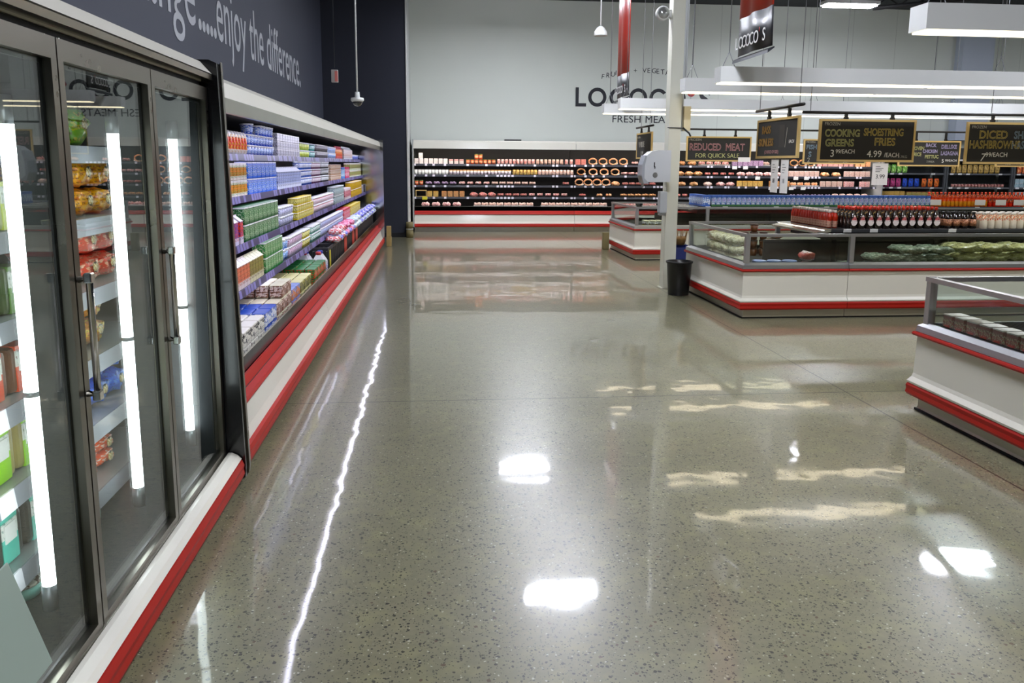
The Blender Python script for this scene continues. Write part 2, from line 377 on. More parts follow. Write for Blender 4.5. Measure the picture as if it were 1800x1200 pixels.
# ------------------------------------------------------------------ column and what hangs on it
cg = thing('support_column', 'white square steel column between the two island freezers, towel dispenser on it', 'column', (3.095, 10.42, 0))
COLW = mat('cream_column_paint', 'd3d3c4', .45)
MB().box(-.08, .08, -.09, .09, 0, WZ, 0, .006).build('shaft', COLW, cg)
MB().box(-.1, .1, -.11, .11, 0, .012).build('base_plate', COLW, cg)
for cx, cy, cz, cr in ((.105, -.02, 2.05, .018), (.15, .03, 2.6, .014)): MB().tube([(cx, cy, cz), (cx, cy, WZ)], cr, 8).build('conduit', mat('conduit_white', 'cfd2d4', .4), cg)
MB().box(.11, .2, -.1, 0, 2.05, 2.36, 0, .006).build('junction_box', mat('junction_box_cream', 'd9cfae', .5), cg)
MB().tube([(-.1, -.1, 2.09), (.11, -.1, 2.085)], .006, 6)\
    .tube([(.1, -.1, 2.09), (.18, -.12, 2.02), (.2, -.12, 1.98)], .012, 6).build('clamp_strap', DGREY, cg)
dp = thing('towel_dispenser', 'white rounded paper towel dispenser on the side of the column', 'dispenser', (2.845, 10.29, 1.4))
prof = [(-.17, 0), (-.19, .08), (-.185, .22), (-.15, .33), (-.08, .385), (0, .40), (.17, .40), (.17, 0)]
mb = MB(); n = len(prof)
mb.add([(x, y, z) for y in (-.11, .11) for x, z in prof], [tuple(range(n)), tuple(range(n, 2*n))[::-1]] + [(j, (j+1) % n, (j+1) % n+n, j+n) for j in range(n)])
mb.build('cover', mat('dispenser_white', 'cfd3d8', .3, coat=.4), dp)
mb = MB(); mb.add([(x*1.02, y, z) for y in (-.112, .112) for x, z in [(-.17, -.02), (-.2, .08), (-.195, .22), (-.16, .335), (-.14, .33), (-.165, .2), (-.165, .05), (-.1, -.02)]],
       [tuple(range(8)), tuple(range(8, 16))[::-1]] + [(j, (j+1) % 8, (j+1) % 8+8, j+8) for j in range(8)]); mb.build('side_rim', mat('dispenser_grey', 'a2a7b0', .35), dp)
MB().box(-.05, -.038, -.114, -.109, .19, .25).box(-.043, -.031, -.114, -.109, .17, .2).build('indicator_slot', BLACK, dp)
mb = MB(); mb.lathe([(.03, 0), (.034, 0), (.034, .004), (.03, .004)], (-.03, -.115, .09), 18, axis=1); mb.build('round_mark', ALU, dp)
MB().tube([(-.16, 0, 0), (-.165, 0, -.05), (-.15, 0, -.07)], [.02, .016, .012], 6).build('feed_lever', ALU, dp)
sd = thing('soap_dispenser', 'small pale grey soap dispenser on the column under the towel dispenser', 'dispenser', (2.965, 10.33, 1.0))
MB().box(-.05, .05, -.06, .06, 0, .28, 0, .012).build('body', mat('soap_grey', 'b8bcc0', .35), sd)
MB().box(-.045, .04, -.05, .05, -.03, 0, 0, .008).build('push_lever', ALU, sd)
el = thing('emergency_lamp', 'small round white twin emergency lamp head high on the column', 'lamp', (2.9, 10.42, 3.5))
mb = MB(); mb.lathe([(.03, .08), (.07, .06), (.088, .0), (.088, -.05), (.08, -.06)], (0, 0, 0), 18, axis=1); mb.build('head', WHITE2, el)
mb = MB(); mb.lathe([(.001, -.052), (.07, -.055), (.07, -.045), (.001, -.045)], (0, -.012, 0), 18, axis=1); mb.build('lens', mat('lamp_lens', 'b9bcb8', .15, .6), el)
MB().tube([(.04, .05, 0), (.12, .02, 0)], .02, 8).box(.09, .12, -.03, .07, -.05, .05, 0, .008).build('bracket', WHITE2, el)

# ------------------------------------------------------------------ banners
def banner(x, y0, y1, z0, label):
    t = thing('hanging_banner', label, 'banner', (x, (y0+y1)/2, z0), 0, 'red and black store banners'); L = y1-y0; H = WZ-z0-.1
    def cloth(za, zb, m, nm):
        mb = MB(); n = 24; vs = []
        for side in (0, 1):
            for z in (za, zb):
                for i in range(n+1):
                    u = i/n; off = .035*math.sin(u*PI)+.016*math.cos(u*14)*(1 if z > 0 else .4)
                    vs.append((-off + side*.004, (u-.5)*L, z))
        k = n+1; fs = []
        for i in range(n): fs += [(i, i+1, k+i+1, k+i), (2*k+i, 3*k+i, 3*k+i+1, 2*k+i+1), (i, 2*k+i, 2*k+i+1, i+1), (k+i, k+i+1, 3*k+i+1, 3*k+i)]
        fs += [(0, k, 3*k, 2*k), (n, 2*k+n, 3*k+n, k+n)]
        mb.add(vs, fs, 0, True); return mb.build(nm, m, t)
    cloth(.38, H, mat('banner_red_vinyl', 'd0301e', .4, coat=.15), 'red_panel')
    cloth(0, .38, mat('banner_black_vinyl', '101114', .45, coat=.1), 'black_panel')
    MB().sweep([(-.012, -.005), (.05, -.035), (.055, -.07), (-.012, -.02)], [(0, L/2+.015), (0, -L/2-.015)], 0).build('bottom_bar', mat('banner_weight_bar', '3b3d44', .3, .4), t)
    MB().tube([(0, -L/2, H), (0, L/2, H)], .015, 8).build('top_rod', DGREY, t)
    for i, ch in enumerate('LOCOCO S'):
        if ch != ' ': text('letter', ch, .175, mat('banner_white_print', 'd9d9d6', .5), t, (-.058-.012*math.sin((i+.5)/8*PI), L*(.43-.113*i), .06), ROT_NEGX, sx=.9)
    text('apostrophe', "'", .17, RED, t, (-.066, -L*.27, .08), ROT_NEGX)
    return t
banner(3.27, 7.8, 8.71, 2.76, 'red and black vinyl store banner hung before the column, largest and nearest')
banner(3.27, 13.6, 14.5, 2.76, 'narrower looking red banner with black foot, hung beyond the column over the aisle')

# ------------------------------------------------------------------ things hanging on cables over the aisle end
def hang(name, label, cat, x, y, z): 
    return thing(name, label, cat, (x, y, z))
t = hang('security_camera', 'dome security camera on a long white pole before the dark corner wall', 'camera', -1.02, 11.5, 2.44)
MB().tube([(0, 0, .1), (0, 0, WZ-2.44)], .012, 8).build('pole', WHITE2, t)
mb = MB(); mb.lathe([(.03, .13), (.035, .06), (.085, .05), (.09, .02), (.075, 0)], n=20); mb.build('housing', WHITE2, t)
mb = MB(); mb.lathe([(.068, 0), (.06, -.03), (.035, -.055), (.001, -.062)], n=20); mb.build('dome', mat('smoked_dome', '0c0c10', .1, coat=1), t)
t = hang('hanging_junction_box', 'small white and pink box hanging on a thin cord over the dairy case', 'hanging box', -1.35, 11.8, 2.72)
MB().tube([(0, 0, .2), (0, 0, WZ-2.72)], .005, 5).build('cord', DGREY, t)
MB().box(-.045, .045, -.03, .03, 0, .17, 0, .006).build('box', mat('box_offwhite', 'b9b2b0', .5), t)
MB().box(.004, .046, -.034, -.03, .01, .15).build('pink_sticker', mat('pink_sticker', 'd5776f', .6), t)
t = hang('dome_speaker', 'white half-round dome hanging on a white rod before the pale back wall', 'hanging dome', 2.74, 13.5, 3.68)
MB().tube([(0, 0, .12), (0, 0, WZ-3.68)], .012, 8).build('rod', WHITE2, t)
mb = MB(); mb.lathe([(.02, .16), (.06, .13), (.1, .07), (.11, .01), (.1, 0), (.001, 0)], n=20); mb.build('dome', WHITE2, t)

# ------------------------------------------------------------------ chalkboards
def board(x, y, w, z0, h, label, rz=0., rail=2.25):
    """framed chalkboard with its lower left front corner at x, y; text faces local -y"""
    t = thing('chalkboard_sign', label, 'sign', (x, y, z0), rz, 'chalkboard price signs hung above the island freezers'); f = .026
    MB().box(f*.6, w-f*.6, -.006, .008, f*.6, h-f*.6).build('slate', CHALK, t)
    mb = MB(); O = [(0, 0), (w, 0), (w, h), (0, h)]; I = [(f, f), (w-f, f), (w-f, h-f), (f, h-f)]   # one mitred frame
    vs = [(x, yy, z) for yy in (-.014, .016) for x, z in O+I]; fs = []
    for i in range(4):
        j = (i+1) % 4; fs += [(i, j, 4+j, 4+i), (8+i, 12+i, 12+j, 8+j), (i, 8+i, 8+j, j), (4+i, 4+j, 12+j, 12+i)]
    mb.add(vs, fs).build('frame', WOODF, t)
    for cx in (.27*w, .75*w): MB().box(cx-.025, cx+.025, -.012, .02, h, h+.03).box(cx-.016, cx+.016, -.01, .018, h+.03, rail-.0175-z0).build('clip', BLACK, t)
    return t
def wr(t, s, size, x, z, col='fff', sx=1., ol=.0, name='chalk_text', sp=1., sh=0.):
    cols = dict(w='dcdad2', y='b8a458', g='b4b478', b='8298a8', p='b78a92', l='a99fc2', o='b08a4c', r='b88888', s='9a978c')
    return text(name, s, size, chalk(col, cols[col]), t, (x, -.0085, z), ROT_BACK, sx=sx, outline=ol, ext=.001, shear=sh, space=sp)
def rail(name, label, p0, p1, drops):
    t = thing(name, label, 'sign rail', p0); d = Vector(p1)-Vector(p0)
    MB().tube([(0, 0, 0), d], .017, 8).build('bar', BLACK, t)
    for k in drops:
        q = d*k; MB().tube([(q.x, q.y, q.z+.016), (q.x, q.y, WZ-p0[2])], .004, 5).build('hanging_wire', mat('grey_chain', '8b8d90', .5, .7), t)
rail('sign_rail', 'long black rail carrying the two big chalkboards above the syrup island', (4.4, 9.5, 2.25), (9.2, 9.5, 2.25), (.02, .5, .98))
rail('sign_rail', 'short black rail carrying the chalkboard at the end of the syrup island', (3.83, 8.25, 2.25), (3.83, 9.5, 2.25), (.08, .92))
rail('sign_rail', 'long black rail carrying the smaller looking chalkboards over the blue box island', (4.47, 14.6, 2.26), (13.2, 14.6, 2.26), (.02, .35, .7, .98))
rail('sign_rail', 'short black rail beside the column, over the left end of the blue box island', (3.62, 13.3, 2.26), (3.62, 14.42, 2.26), (.2, .7))
Z1 = 1.67
A = board(4.62, 9.5, 1.22, Z1, .505, 'big chalkboard advertising cooking greens and shoestring fries')
wr(A, 'FROZEN', .052, .06, .43, 's'); wr(A, 'COOKING', .12, .07, .30, 'g', .8, .0035, sp=.95); wr(A, 'GREENS', .12, .08, .185, 'g', .85, .0035)
wr(A, '3', .12, .15, .06, 'w'); wr(A, '99/EACH', .07, .22, .10, 'w', .9); wr(A, 'SHOESTRING', .12, .56, .315, 'y', .74, .0035, sp=.95); wr(A, 'FRIES', .125, .70, .20, 'y', .95, .0035)
wr(A, '4.99', .11, .62, .06, 'w'); wr(A, '/EACH', .075, .84, .06, 'w', .9); wr(A, '2.7KG', .045, 1.02, .05, 's')
B = board(6.5, 9.5, 1.22, Z1-.015, .505, 'chalkboard advertising diced hashbrowns')
wr(B, 'FROZEN', .05, .06, .43, 's'); wr(B, 'DICED', .135, .16, .31, 'y', .95, .0035); wr(B, 'HASHBROWNS', .135, .045, .19, 'y', .72, .0035)
wr(B, '7', .13, .2, .04, 'w', sh=.2); wr(B, '99/EACH', .075, .27, .09, 'w'); wr(B, 'SHREDDED', .13, .62, .31, 'b', .8, .0035); wr(B, 'HASHBROWNS', .13, .6, .19, 'b', .7, .0035)
D = board(3.83, 9.42, 1.1, 1.70, .44, 'smudged chalkboard facing the aisle at the end of the syrup island', -PI/2)
wr(D, 'BASS', .12, .14, .28, 'o', .95, .003); wr(D, 'SKINLESS', .12, .06, .14, 'o', .85, .003); wr(D, '/', .3, .78, .12, 's', .6); wr(D, 'EACH', .05, .88, .16, 'w'); wr(D, '(CHOICE OF SIZE)', .05, .24, .055, 'r', .95)
MB().box(.62, .76, -.0075, -.0065, .12, .36).build('chalk_smudge', mat('chalk_smudge', '3a3733', .9), D)
E_ = board(4.6, 14.6, 1.22, 1.685, .45, 'chalkboard reading reduced meat for quick sale', rail=2.26)
wr(E_, 'FROZEN', .06, .05, .37, 's'); wr(E_, 'REDUCED', .175, .05, .2, 'r', .76, .004); wr(E_, 'MEAT', .175, .73, .2, 'r', .82, .004); wr(E_, 'FOR QUICK SALE', .11, .17, .07, 'g', .98)
MB().box(.98, 1.21, -.02, -.0165, -.005, .08).build('pinned_note', PAPER, E_)
G_ = board(6.82, 14.6, 1.22, 1.655, .45, 'chalkboard mostly hidden behind the cooking greens sign', rail=2.26)
wr(G_, 'FROZEN', .045, .05, .38, 's'); wr(G_, 'FISH', .11, .05, .27, 'b', 1, .003); wr(G_, 'S', .13, .1, .13, 'b', 1, .003); wr(G_, '2', .12, .08, .03, 's'); wr(G_, 'EACH', .04, .5, .03, 's'); wr(G_, 'EACH', .04, .78, .03, 's')
H_ = board(8.68, 14.6, 1.22, 1.625, .47, 'chalkboard advertising a lasagna at 5.99 each', rail=2.26)
wr(H_, 'OVEN', .09, .3, .30, 'g', .8, .003); wr(H_, 'RICE', .09, .3, .19, 'g', .8, .003)
wr(H_, 'BACK', .09, .52, .36, 'l', .9, .003); wr(H_, 'CHICKEN', .085, .47, .25, 'l', .8, .003); wr(H_, 'FETTUC', .085, .52, .15, 'g', .9, .003); wr(H_, '7.99/EA', .05, .56, .07, 's')
wr(H_, 'DELUXE', .1, .83, .33, 'l', .85, .003); wr(H_, 'LASAGNA', .1, .83, .21, 'l', .78, .003); wr(H_, '5', .1, .86, .07, 'w'); wr(H_, '99/EACH', .06, .93, .09, 'w')
I_ = board(10.63, 14.6, 1.22, 1.625, .47, 'chalkboard mostly hidden behind the hashbrowns sign', rail=2.26)
wr(I_, 'SOUP', .05, .2, .04, 's'); wr(I_, 'EACH', .05, .5, .04, 's')
J_ = board(3.62, 14.35, 1.0, 1.72, .44, 'narrow looking chalkboard beside the column, seen almost edge on', -PI/2, 2.26)
wr(J_, 'FROZEN', .05, .05, .35, 's'); wr(J_, 'VALUE', .13, .15, .2, 's', 1, .003); wr(J_, '5.99', .1, .3, .06, 's')
def placard(x, y, z0, w, h, label, rz=0, big=''):
    t = thing('price_placard', label, 'placard', (x, y, z0), rz)
    MB().box(0, w, -.0015, .0015, 0, h).build('card', PAPER, t)
    if big: text('print', big, .07, DGREY, t, (w*.22, -.003, h*.3), ROT_BACK, ext=.0005)
    for k in range(4): MB().box(w*.2, w*(.5+.3*((k*7) % 3)/3), -.0025, -.0015, h*(.6+.08*k), h*(.6+.08*k)+.006).build('print_line', DGREY, t)
    MB().tube([(w/2, 0, h), (w/2, 0, h+.015)], .003, 4).build('hook', BLACK, t)
placard(5.33, 9.5, 1.395, .2, .26, 'white price card reading 3.99 hanging under the shoestring fries sign', big='3.99')
placard(3.83, 8.98, 1.32, .19, .365, 'tall white price card under the smudged chalkboard, the one nearer the white column', -PI/2, '18')
placard(3.83, 8.72, 1.32, .19, .365, 'tall white price card under the smudged chalkboard, the one nearer the big signs', -PI/2, '18')
GLASSD = glass('dark_lip_glass', (.16, .16, .17), 1.22, .1)

# ------------------------------------------------------------------ wall cases: local x out of the case, y along it
def case_unit(name, label, loc, rz, L, g, group, end0=False, end1=False, tags=None, glow=LEDC, glow2=None):
    t = thing(name, label, 'refrigerated case', loc, rz, group)
    P = [(0, 0), (0, L)]
    sw = lambda prof, nm, m, y0=.004, y1=None: MB().sweep(prof, [(0, y0), (0, (y1 or L)-.004)]).build(nm, m, t)
    k, r0, r1, w1, t1 = g['k'], g['r0'], g['r1'], g['w1'], g['t1']      # kick top, bumper, white top, upper rail top
    D = g['depth']
    sw([(-D, 0), (-.11, 0), (-.11, k), (-D, k)], 'kick_plate', g.get('kickm', BLACKM))
    sw([(-.05, r0), (-.006, r0+.006), (0, r0+.03), (-.003, (r0+r1)/2), (0, r1-.03), (-.008, r1-.004), (-.05, r1)], 'bumper', RED)
    sw([(-D, k), (-.06, k), (-.052, r0), (-.03, r1), (-.05, r1+.05), (-.075, w1), (-.11, w1), (-D, w1)], 'front_panel', WHITE)
    sw([(-.1, w1), (-.056, w1+.004), (-.048, w1+.02), (-.056, w1+.036), (-.1, w1+.04)], 'hand_rail', RED)
    sw([(-.13, w1+.042), (-.105, w1+.042), (-.122, t1-.02), (-.136, t1-.02)], 'upper_band', RED)
    sw([(-.1, w1+.001), (-.145, w1+.045), (-.165, w1+.045), (-.165, w1+.001)], 'inner_ledge', DGREY)
    sw([(-.146, t1-.03), (-.14, t1-.03), (-.14, t1+.075), (-.146, t1+.075)], 'lip_glass', GLASSD)
    sw([(-.149, t1+.075), (-.137, t1+.075), (-.137, t1+.087), (-.149, t1+.087)], 'lip_rail', CHROME)
    sw([(-D+.1, g['deck']-.02), (-.17, g['deck']-.02), (-.17, g['deck']), (-D+.1, g['deck'])], 'deck', g.get('deckm', mat('deck_grey', '77797b', .5)))
    sw([(-D, w1), (-D+.06, w1), (-D+.06, g['c1']-.04), (-D, g['c1']-.04)], 'back_panel', g['backm'])
    for z, fx in g['shelves']:
        sf = sw([(-D+.06, z-.025), (fx-.004, z-.025), (fx-.004, z-.004), (-D+.06, z-.004)], 'shelf', g['shelfm'])
        st = MB().sweep([(fx-.003, z-.035), (fx+.012, z-.04), (fx+.004, z+.008), (fx-.003, z+.008)], [(0, .006), (0, L-.006)]).build('price_strip', tags, sf)
        MB().sweep([(fx-.05, z-.036), (fx-.02, z-.036), (fx-.02, z-.0255), (fx-.05, z-.0255)], [(0, .03), (0, L-.03)]).build('strip_light', glow2, sf)
    c0, cm, c1, cx = g['c0'], g['cm'], g['c1'], g['cx']
    sw([(cx-.015, cm), (cx, cm), (cx-.012, c1-.03), (cx-.05, c1), (-D, c1), (-D, c1-.04), (cx-.06, c1-.04), (cx-.015, c1-.06)], 'canopy', WHITE)
    if cm > c0: sw([(cx-.02, c0), (cx+.004, c0), (cx+.004, cm), (cx-.02, cm)], 'fascia', g.get('fasm', STEEL))
    sw([(-D+.06, c1-.1), (cx-.12, c1-.1), (cx-.12, c1-.08), (-D+.06, c1-.08)], 'canopy_soffit', BLACKM)
    MB().sweep([(cx-.07, c0+.055), (cx-.038, c0+.055), (cx-.038, c0+.07), (cx-.07, c0+.07)], [(0, .03), (0, L-.03)]).build('canopy_light', glow, t)
    for e, y in ((end0, -.03), (end1, L)):
        if e:
            mb = MB(); pr = [(0-.03, k+.02), (-.005, r0), (-.04, w1), (-.1, t1+.07), (-.22, t1+.3), (-.2, 1.5), (cx+.02, c0), (cx+.02, c1+.01), (-D, c1+.01), (-D, 0.02)]
            if e == 2: pr = [(.005, k), (.005, c1+.02), (-D, c1+.02), (-D, .03)]
            n = len(pr); mb.add([(x, yy, z) for yy in (y, y+.03) for x, z in pr], [tuple(range(n)), tuple(range(n, 2*n))[::-1]] + [(j, (j+1) % n, (j+1) % n+n, j+n) for j in range(n)])
            mb.build('end_panel', g['endm'], t)
    return t
DG = dict(k=.07, r0=.07, r1=.165, w1=.33, t1=.44, deck=.42, depth=1.34, c0=1.855, cm=1.925, c1=2.03, cx=-.045,
          shelves=[(1.667, -.425), (1.376, -.385), (1.06, -.345), (.778, -.305)], backm=BLACK, shelfm=mat('shelf_charcoal', '3a3b44', .5), endm=mat('end_panel_mirror_steel', 'b4b6b8', .1, 1.))
TAGD = tagstrip('dairy_price_strip', '37345f', '7f79b8', .085, 1, .5, .75)
DX = -.955
for i, (y0, y1, l) in enumerate(((4.07, 7.72, 'open dairy case with red bumpers, the unit right behind the glass door freezer'),
                                 (7.72, 11.6, 'open dairy case with red bumpers, the unit in the middle of the run'),
                                 (11.6, 15.9, 'open dairy case with red bumpers, the last unit before the dark corner wall'))):
    case_unit('dairy_case', l, (DX, y0, 0), 0, y1-y0, DG, 'open dairy cases along the charcoal wall', False, 2 if i == 2 else False, TAGD, LEDC, LEDC2)
MG = dict(k=.12, r0=.12, r1=.2, w1=.41, t1=.52, deck=.585, depth=1.0, c0=1.955, cm=1.956, c1=2.15, cx=-.02, kickm=STEEL, deckm=BLACKM,
          shelves=[(1.597, -.3), (1.345, -.28), (1.095, -.26), (.82, -.24)], backm=BLACKM, shelfm=BLACK, endm=mat('end_panel_grey', 'a9acab', .4, .3))
TAGM = tagstrip('meat_price_strip', '2c2d36', 'cfcbd8', .09, 1, .28, .62)
MY = 19.3
for i, (x0, x1, l) in enumerate(((-.45, 3.4, 'open meat case on the back wall, left unit with white tubs and jars'),
                                 (3.4, 7.25, 'open meat case on the back wall, unit crossed by the white column'),
                                 (7.25, 11.1, 'open meat case on the back wall, unit ending at the grey grocery shelves'))):
    case_unit('meat_case', l, (x0, MY, 0), -PI/2, x1-x0, MG, 'open meat cases along the back wall', 2 if i == 0 else False, 2 if i == 2 else False, TAGM, LEDM, LEDM2)

# ------------------------------------------------------------------ glass door freezer
FY0, FY1, FX = .91, 3.975, -.955
fz = thing('glass_door_freezer', 'upright freezer with steel framed glass doors, red bumper and bright light tubes', 'freezer', (FX, FY0, 0)); L = FY1-FY0
def fsw(prof, nm, m, y0=0., y1=L, par=None): return MB().sweep(prof, [(0, y0), (0, y1)]).build(nm, m, par or fz)
fsw([(-1.3, 0), (-.06, 0), (-.06, .045), (-1.3, .045)], 'kick_plate', BLACKM)
fsw([(-.05, .05), (-.008, .055), (0, .075), (-.004, .1), (0, .12), (-.01, .145), (-.05, .15)], 'bumper', RED)
fsw([(-1.3, .045), (-.055, .045), (-.055, .15), (-.012, .152), (-.03, .172), (-.058, .185), (-.075, .185), (-.075, .16), (-.1, .15), (-1.3, .15)], 'front_panel', WHITE)
fsw([(-.125, .15), (-.076, .16), (-.076, .186), (-.1, .19), (-.125, .165)], 'sill', STEEL)
fsw([(-1.3, 1.985), (-.11, 1.985), (-.11, 2.012), (-.08, 2.016), (-.06, 2.02), (-.11, 2.075), (-1.3, 2.075)], 'header', WHITE)
fsw([(-1.24, 1.962), (-.118, 1.962), (-.118, 1.984), (-1.24, 1.984)], 'header_recess', BLACKM)
fsw([(-.11, 1.992), (-.062, 1.992), (-.058, 2.014), (-.11, 2.014)], 'header_band', STEEL)
fsw([(-1.3, .05), (-1.24, .05), (-1.24, 2.0), (-1.3, 2.0)], 'back_panel', mat('freezer_liner', '5a5d58', .5))
fsw([(-1.24, .15), (-.13, .15), (-.13, .17), (-1.24, .17)], 'deck', mat('deck_grill', '2e2f2d', .5, .3))
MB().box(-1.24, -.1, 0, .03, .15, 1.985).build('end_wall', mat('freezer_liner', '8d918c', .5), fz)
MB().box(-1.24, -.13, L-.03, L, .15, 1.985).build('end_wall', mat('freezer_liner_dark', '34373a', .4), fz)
for i in range(6):
    z = (.35, .615, .87, 1.13, 1.4, 1.67)[i]
    s_ = fsw([(-1.2, z-.02), (-.352, z-.02), (-.352, z-.003), (-1.2, z-.003)], 'shelf', mat('freezer_shelf_wire', '9c9ea0', .4, .5), .04, L-.04)
    MB().sweep([(-.35, z-.055), (-.338, z-.06), (-.345, z+.004), (-.352, z+.004)], [(0, .04), (0, L-.04)]).build('price_strip', tagstrip('freezer_price_strip', '73757c', 'd5d3da', .29, 1, .9, .33), s_)
DWD = (FY1-FY0)/4
for i in range(4):
    a, b = i*DWD+.004, (i+1)*DWD-.004; z0, z1 = .175, 1.957; f = .034
    d = MB(); d.box(-.125, -.085, a, a+f, z0, z1).box(-.125, -.085, b-f, b, z0, z1).box(-.125, -.085, a+f, b-f, z0, z0+f).box(-.125, -.085, a+f, b-f, z1-.06, z1)
    do = d.build('door', STEELD, fz, (-.1, a, z0)); do.location = (-.1, a, z0)
    q = lambda x, y, z: (x+.1, y-a, z-z0)
    MB().box(-.109+.1, -.104+.1, f-.005, b-a-f+.005, f-.005, z1-z0-.055).build('pane', GLASS, do)
    mb = MB(); mb.box(-.118+.1, -.1101+.1, f, f+.014, f, z1-z0-.06).box(-.118+.1, -.1101+.1, b-a-f-.014, b-a-f, f, z1-z0-.06).box(-.118+.1, -.1101+.1, f+.014, b-a-f-.014, f, f+.014).box(-.118+.1, -.1101+.1, f+.014, b-a-f-.014, z1-z0-.074, z1-z0-.06)
    mb.build('gasket', BLACK, do)
    hy = f*.4; mb = MB(); hx = .046
    mb.tube([(.016, hy, .755), (hx, hy, .75), (hx, hy, 1.105), (.016, hy, 1.10)], .011, 8)
    mb.box(hx-.012, hx+.012, hy-.014, hy+.014, .735, .765, 0, .004).box(hx-.012, hx+.012, hy-.014, hy+.014, 1.09, 1.12, 0, .004)
    mb.build('handle', CHROME, do)
    for hy2 in (.04, b-a-.04): MB().lathe([(.008, 0), (.008, .003), (.005, .0045)], (0, hy2, z1-z0), 8).build('hinge', CHROME, do)
for i in range(5):
    y = i*DWD; mb = MB()
    if 0 < i < 4: MB().box(-.2, -.13, y-.03, y+.03, .17, 1.985).build('mullion', mat('mullion_grey', '4c4e4e', .45), fz)
    yy = min(max(y, .06), L-.06); x = -.235
    mb.lathe([(.021, .33), (.021, 1.72)], (x, yy, 0), 12); tb = mb.build('light_tube', LEDW, fz)
    for za, zb in ((.25, .33), (1.72, 1.8), (.93, .945)): MB().lathe([(.024, za), (.024, zb)], (x, yy, 0), 12).build('tube_holder', mat('tube_holder', 'b9bcc0', .3, .5), tb)
# tall black end panel with a steel front edge
ep = thing('case_end_panel', 'tall black end panel with steel edge between the door freezer and the dairy case', 'end panel', (FX, 3.985, 0))
mb = MB(); pr = [(-.04, .03), (.0, .05), (.004, .1), (-.04, 2.07), (-.075, 2.085), (-1.33, 2.085), (-1.33, .03)]; n = len(pr)
mb.add([(x, y, z) for y in (0, .07) for x, z in pr], [tuple(range(n)), tuple(range(n, 2*n))[::-1]] + [(j, (j+1) % n, (j+1) % n+n, j+n) for j in range(n)]); mb.build('panel', mat('end_panel_black', '0d0d0f', .25, coat=.3), ep)
mb = MB(); pr = [(-.005, .04), (.008, .06), (.012, .1), (-.032, 2.08), (-.04, 2.06)]; n = 5
mb.add([(x, y, z) for y in (.045, .078) for x, z in pr], [tuple(range(n)), tuple(range(n, 2*n))[::-1]] + [(j, (j+1) % n, (j+1) % n+n, j+n) for j in range(n)]); mb.build('steel_edge', STEELD, ep)
nt_ = thing('paper_notice', 'pale green paper notice leaning on the nearest freezer door', 'notice', (-1.0, 1.93, .33))
mb = MB(); mb.add([(x, y, z) for x in (-.004, 0) for y, z in ((-.5, 0), (-.5, .33), (-.06, .36), (.1, .0))], [(0, 1, 2, 3), (7, 6, 5, 4), (0, 4, 5, 1), (1, 5, 6, 2), (2, 6, 7, 3), (3, 7, 4, 0)]); mb.build('sheet', mat('pale_green_paper', 'a9bbb0', .5), nt_)

# ------------------------------------------------------------------ island freezers
def island(name, label, x0, x1, y0, y1, left, group, seams=(), right=False):
    """open island with glass sides; left: closed end at x0. Local frame: origin at the near left floor corner"""
    t = thing(name, label, 'island freezer', (x0, y0, 0), 0, group); X, Y = x1-x0, y1-y0; e = .003
    if left and right: path = [(X-.0, Y), (0, Y), (0, 0), (X, 0)]
    elif left: path = [(X-e, Y), (0, Y), (0, 0), (X-e, 0)]
    paths = [path] if left else [[(e, 0), (X-e, 0)][::1], [(X-e, Y), (e, Y)]]
    def sw(prof, nm, m):
        for p in paths: MB().sweep(prof, p).build(nm, m, t)
    # travelling so that "out" is to the right: front edge runs +x
    kk = mat('island_kick_steel', 'a8a596', .3, .7)
    sw([(-.1, 0), (-.03, 0), (-.03, .014), (-.1, .014)], 'floor_seal', BLACKM)
    sw([(-.1, .0145), (-.04, .0145), (-.045, .03), (-.045, .1), (-.1, .1)], 'kick_plate', kk)
    sw([(-.04, .1), (.008, .1), (.016, .115), (.013, .14), (.016, .165), (.008, .18), (-.04, .18)], 'bumper', RED)
    sw([(-.06, .18), (.012, .182), (.014, .195), (-.006, .225), (-.012, .25), (-.016, .505), (-.06, .505)], 'side_panel', WHITE)
    sw([(-.05, .506), (.004, .508), (.01, .52), (.004, .534), (-.05, .536)], 'trim_rail', RED)
    sw([(-.09, .537), (-.006, .537), (-.012, .575), (-.045, .6), (-.09, .6)], 'coping', ALU)
    gp = sw([(-.072, .6), (-.066, .6), (-.046, .875), (-.052, .875)], 'glass_panel', GLASS2)
    sw([(-.075, .875), (-.03, .875), (-.03, .905), (-.075, .905)], 'top_rail', ALU)
    px = [(.06, .06), (.06, Y-.06)] if left else []
    for cx, cy in px + [(s, .055) for s in seams] + [(s, Y-.055) for s in seams]:
        MB().box(cx-.026, cx+.026, cy-.026, cy+.026, .59, .905, 0, .006).build('post', ALU, t)
    li = mat('island_liner', '5c5d57', .5)
    ix0 = .09 if left else 0
    MB().box(ix0, X-e, .09, Y-.09, .06, .12).build('bin_floor', li, t)
    MB().box(ix0, X-e, .06, .09, .12, .6).build('bin_wall', li, t); MB().box(ix0, X-e, Y-.09, Y-.06, .12, .6).build('bin_wall', li, t)
    if left: MB().box(.06, .09, .09, Y-.09, .12, .6).build('bin_wall', li, t)
    MB().box(ix0, X-e, .0901, Y-.0901, .47, .485).build('load_grid', mat('load_grid_grey', '3f403e', .5), t)
    if y0 > 4: MB().box((.62 if left else 0), X-e, .95, .985, .4851, .76).build('divider', mat('divider_brown', '332e28', .5), t)
    return t
IS = []
GI = 'white island freezers with red trim and glass sides'
IS.append(island('island_freezer', 'nearest island freezer on the right with boxed frozen packs inside', 3.2, 7.4, 3.0, 5.02, True, GI, (3.0,)))
IS.append(island('island_freezer', 'end unit of the syrup bottle island, left corner facing the aisle and bin', 3.25, 4.43, 8.2, 10.2, True, GI))
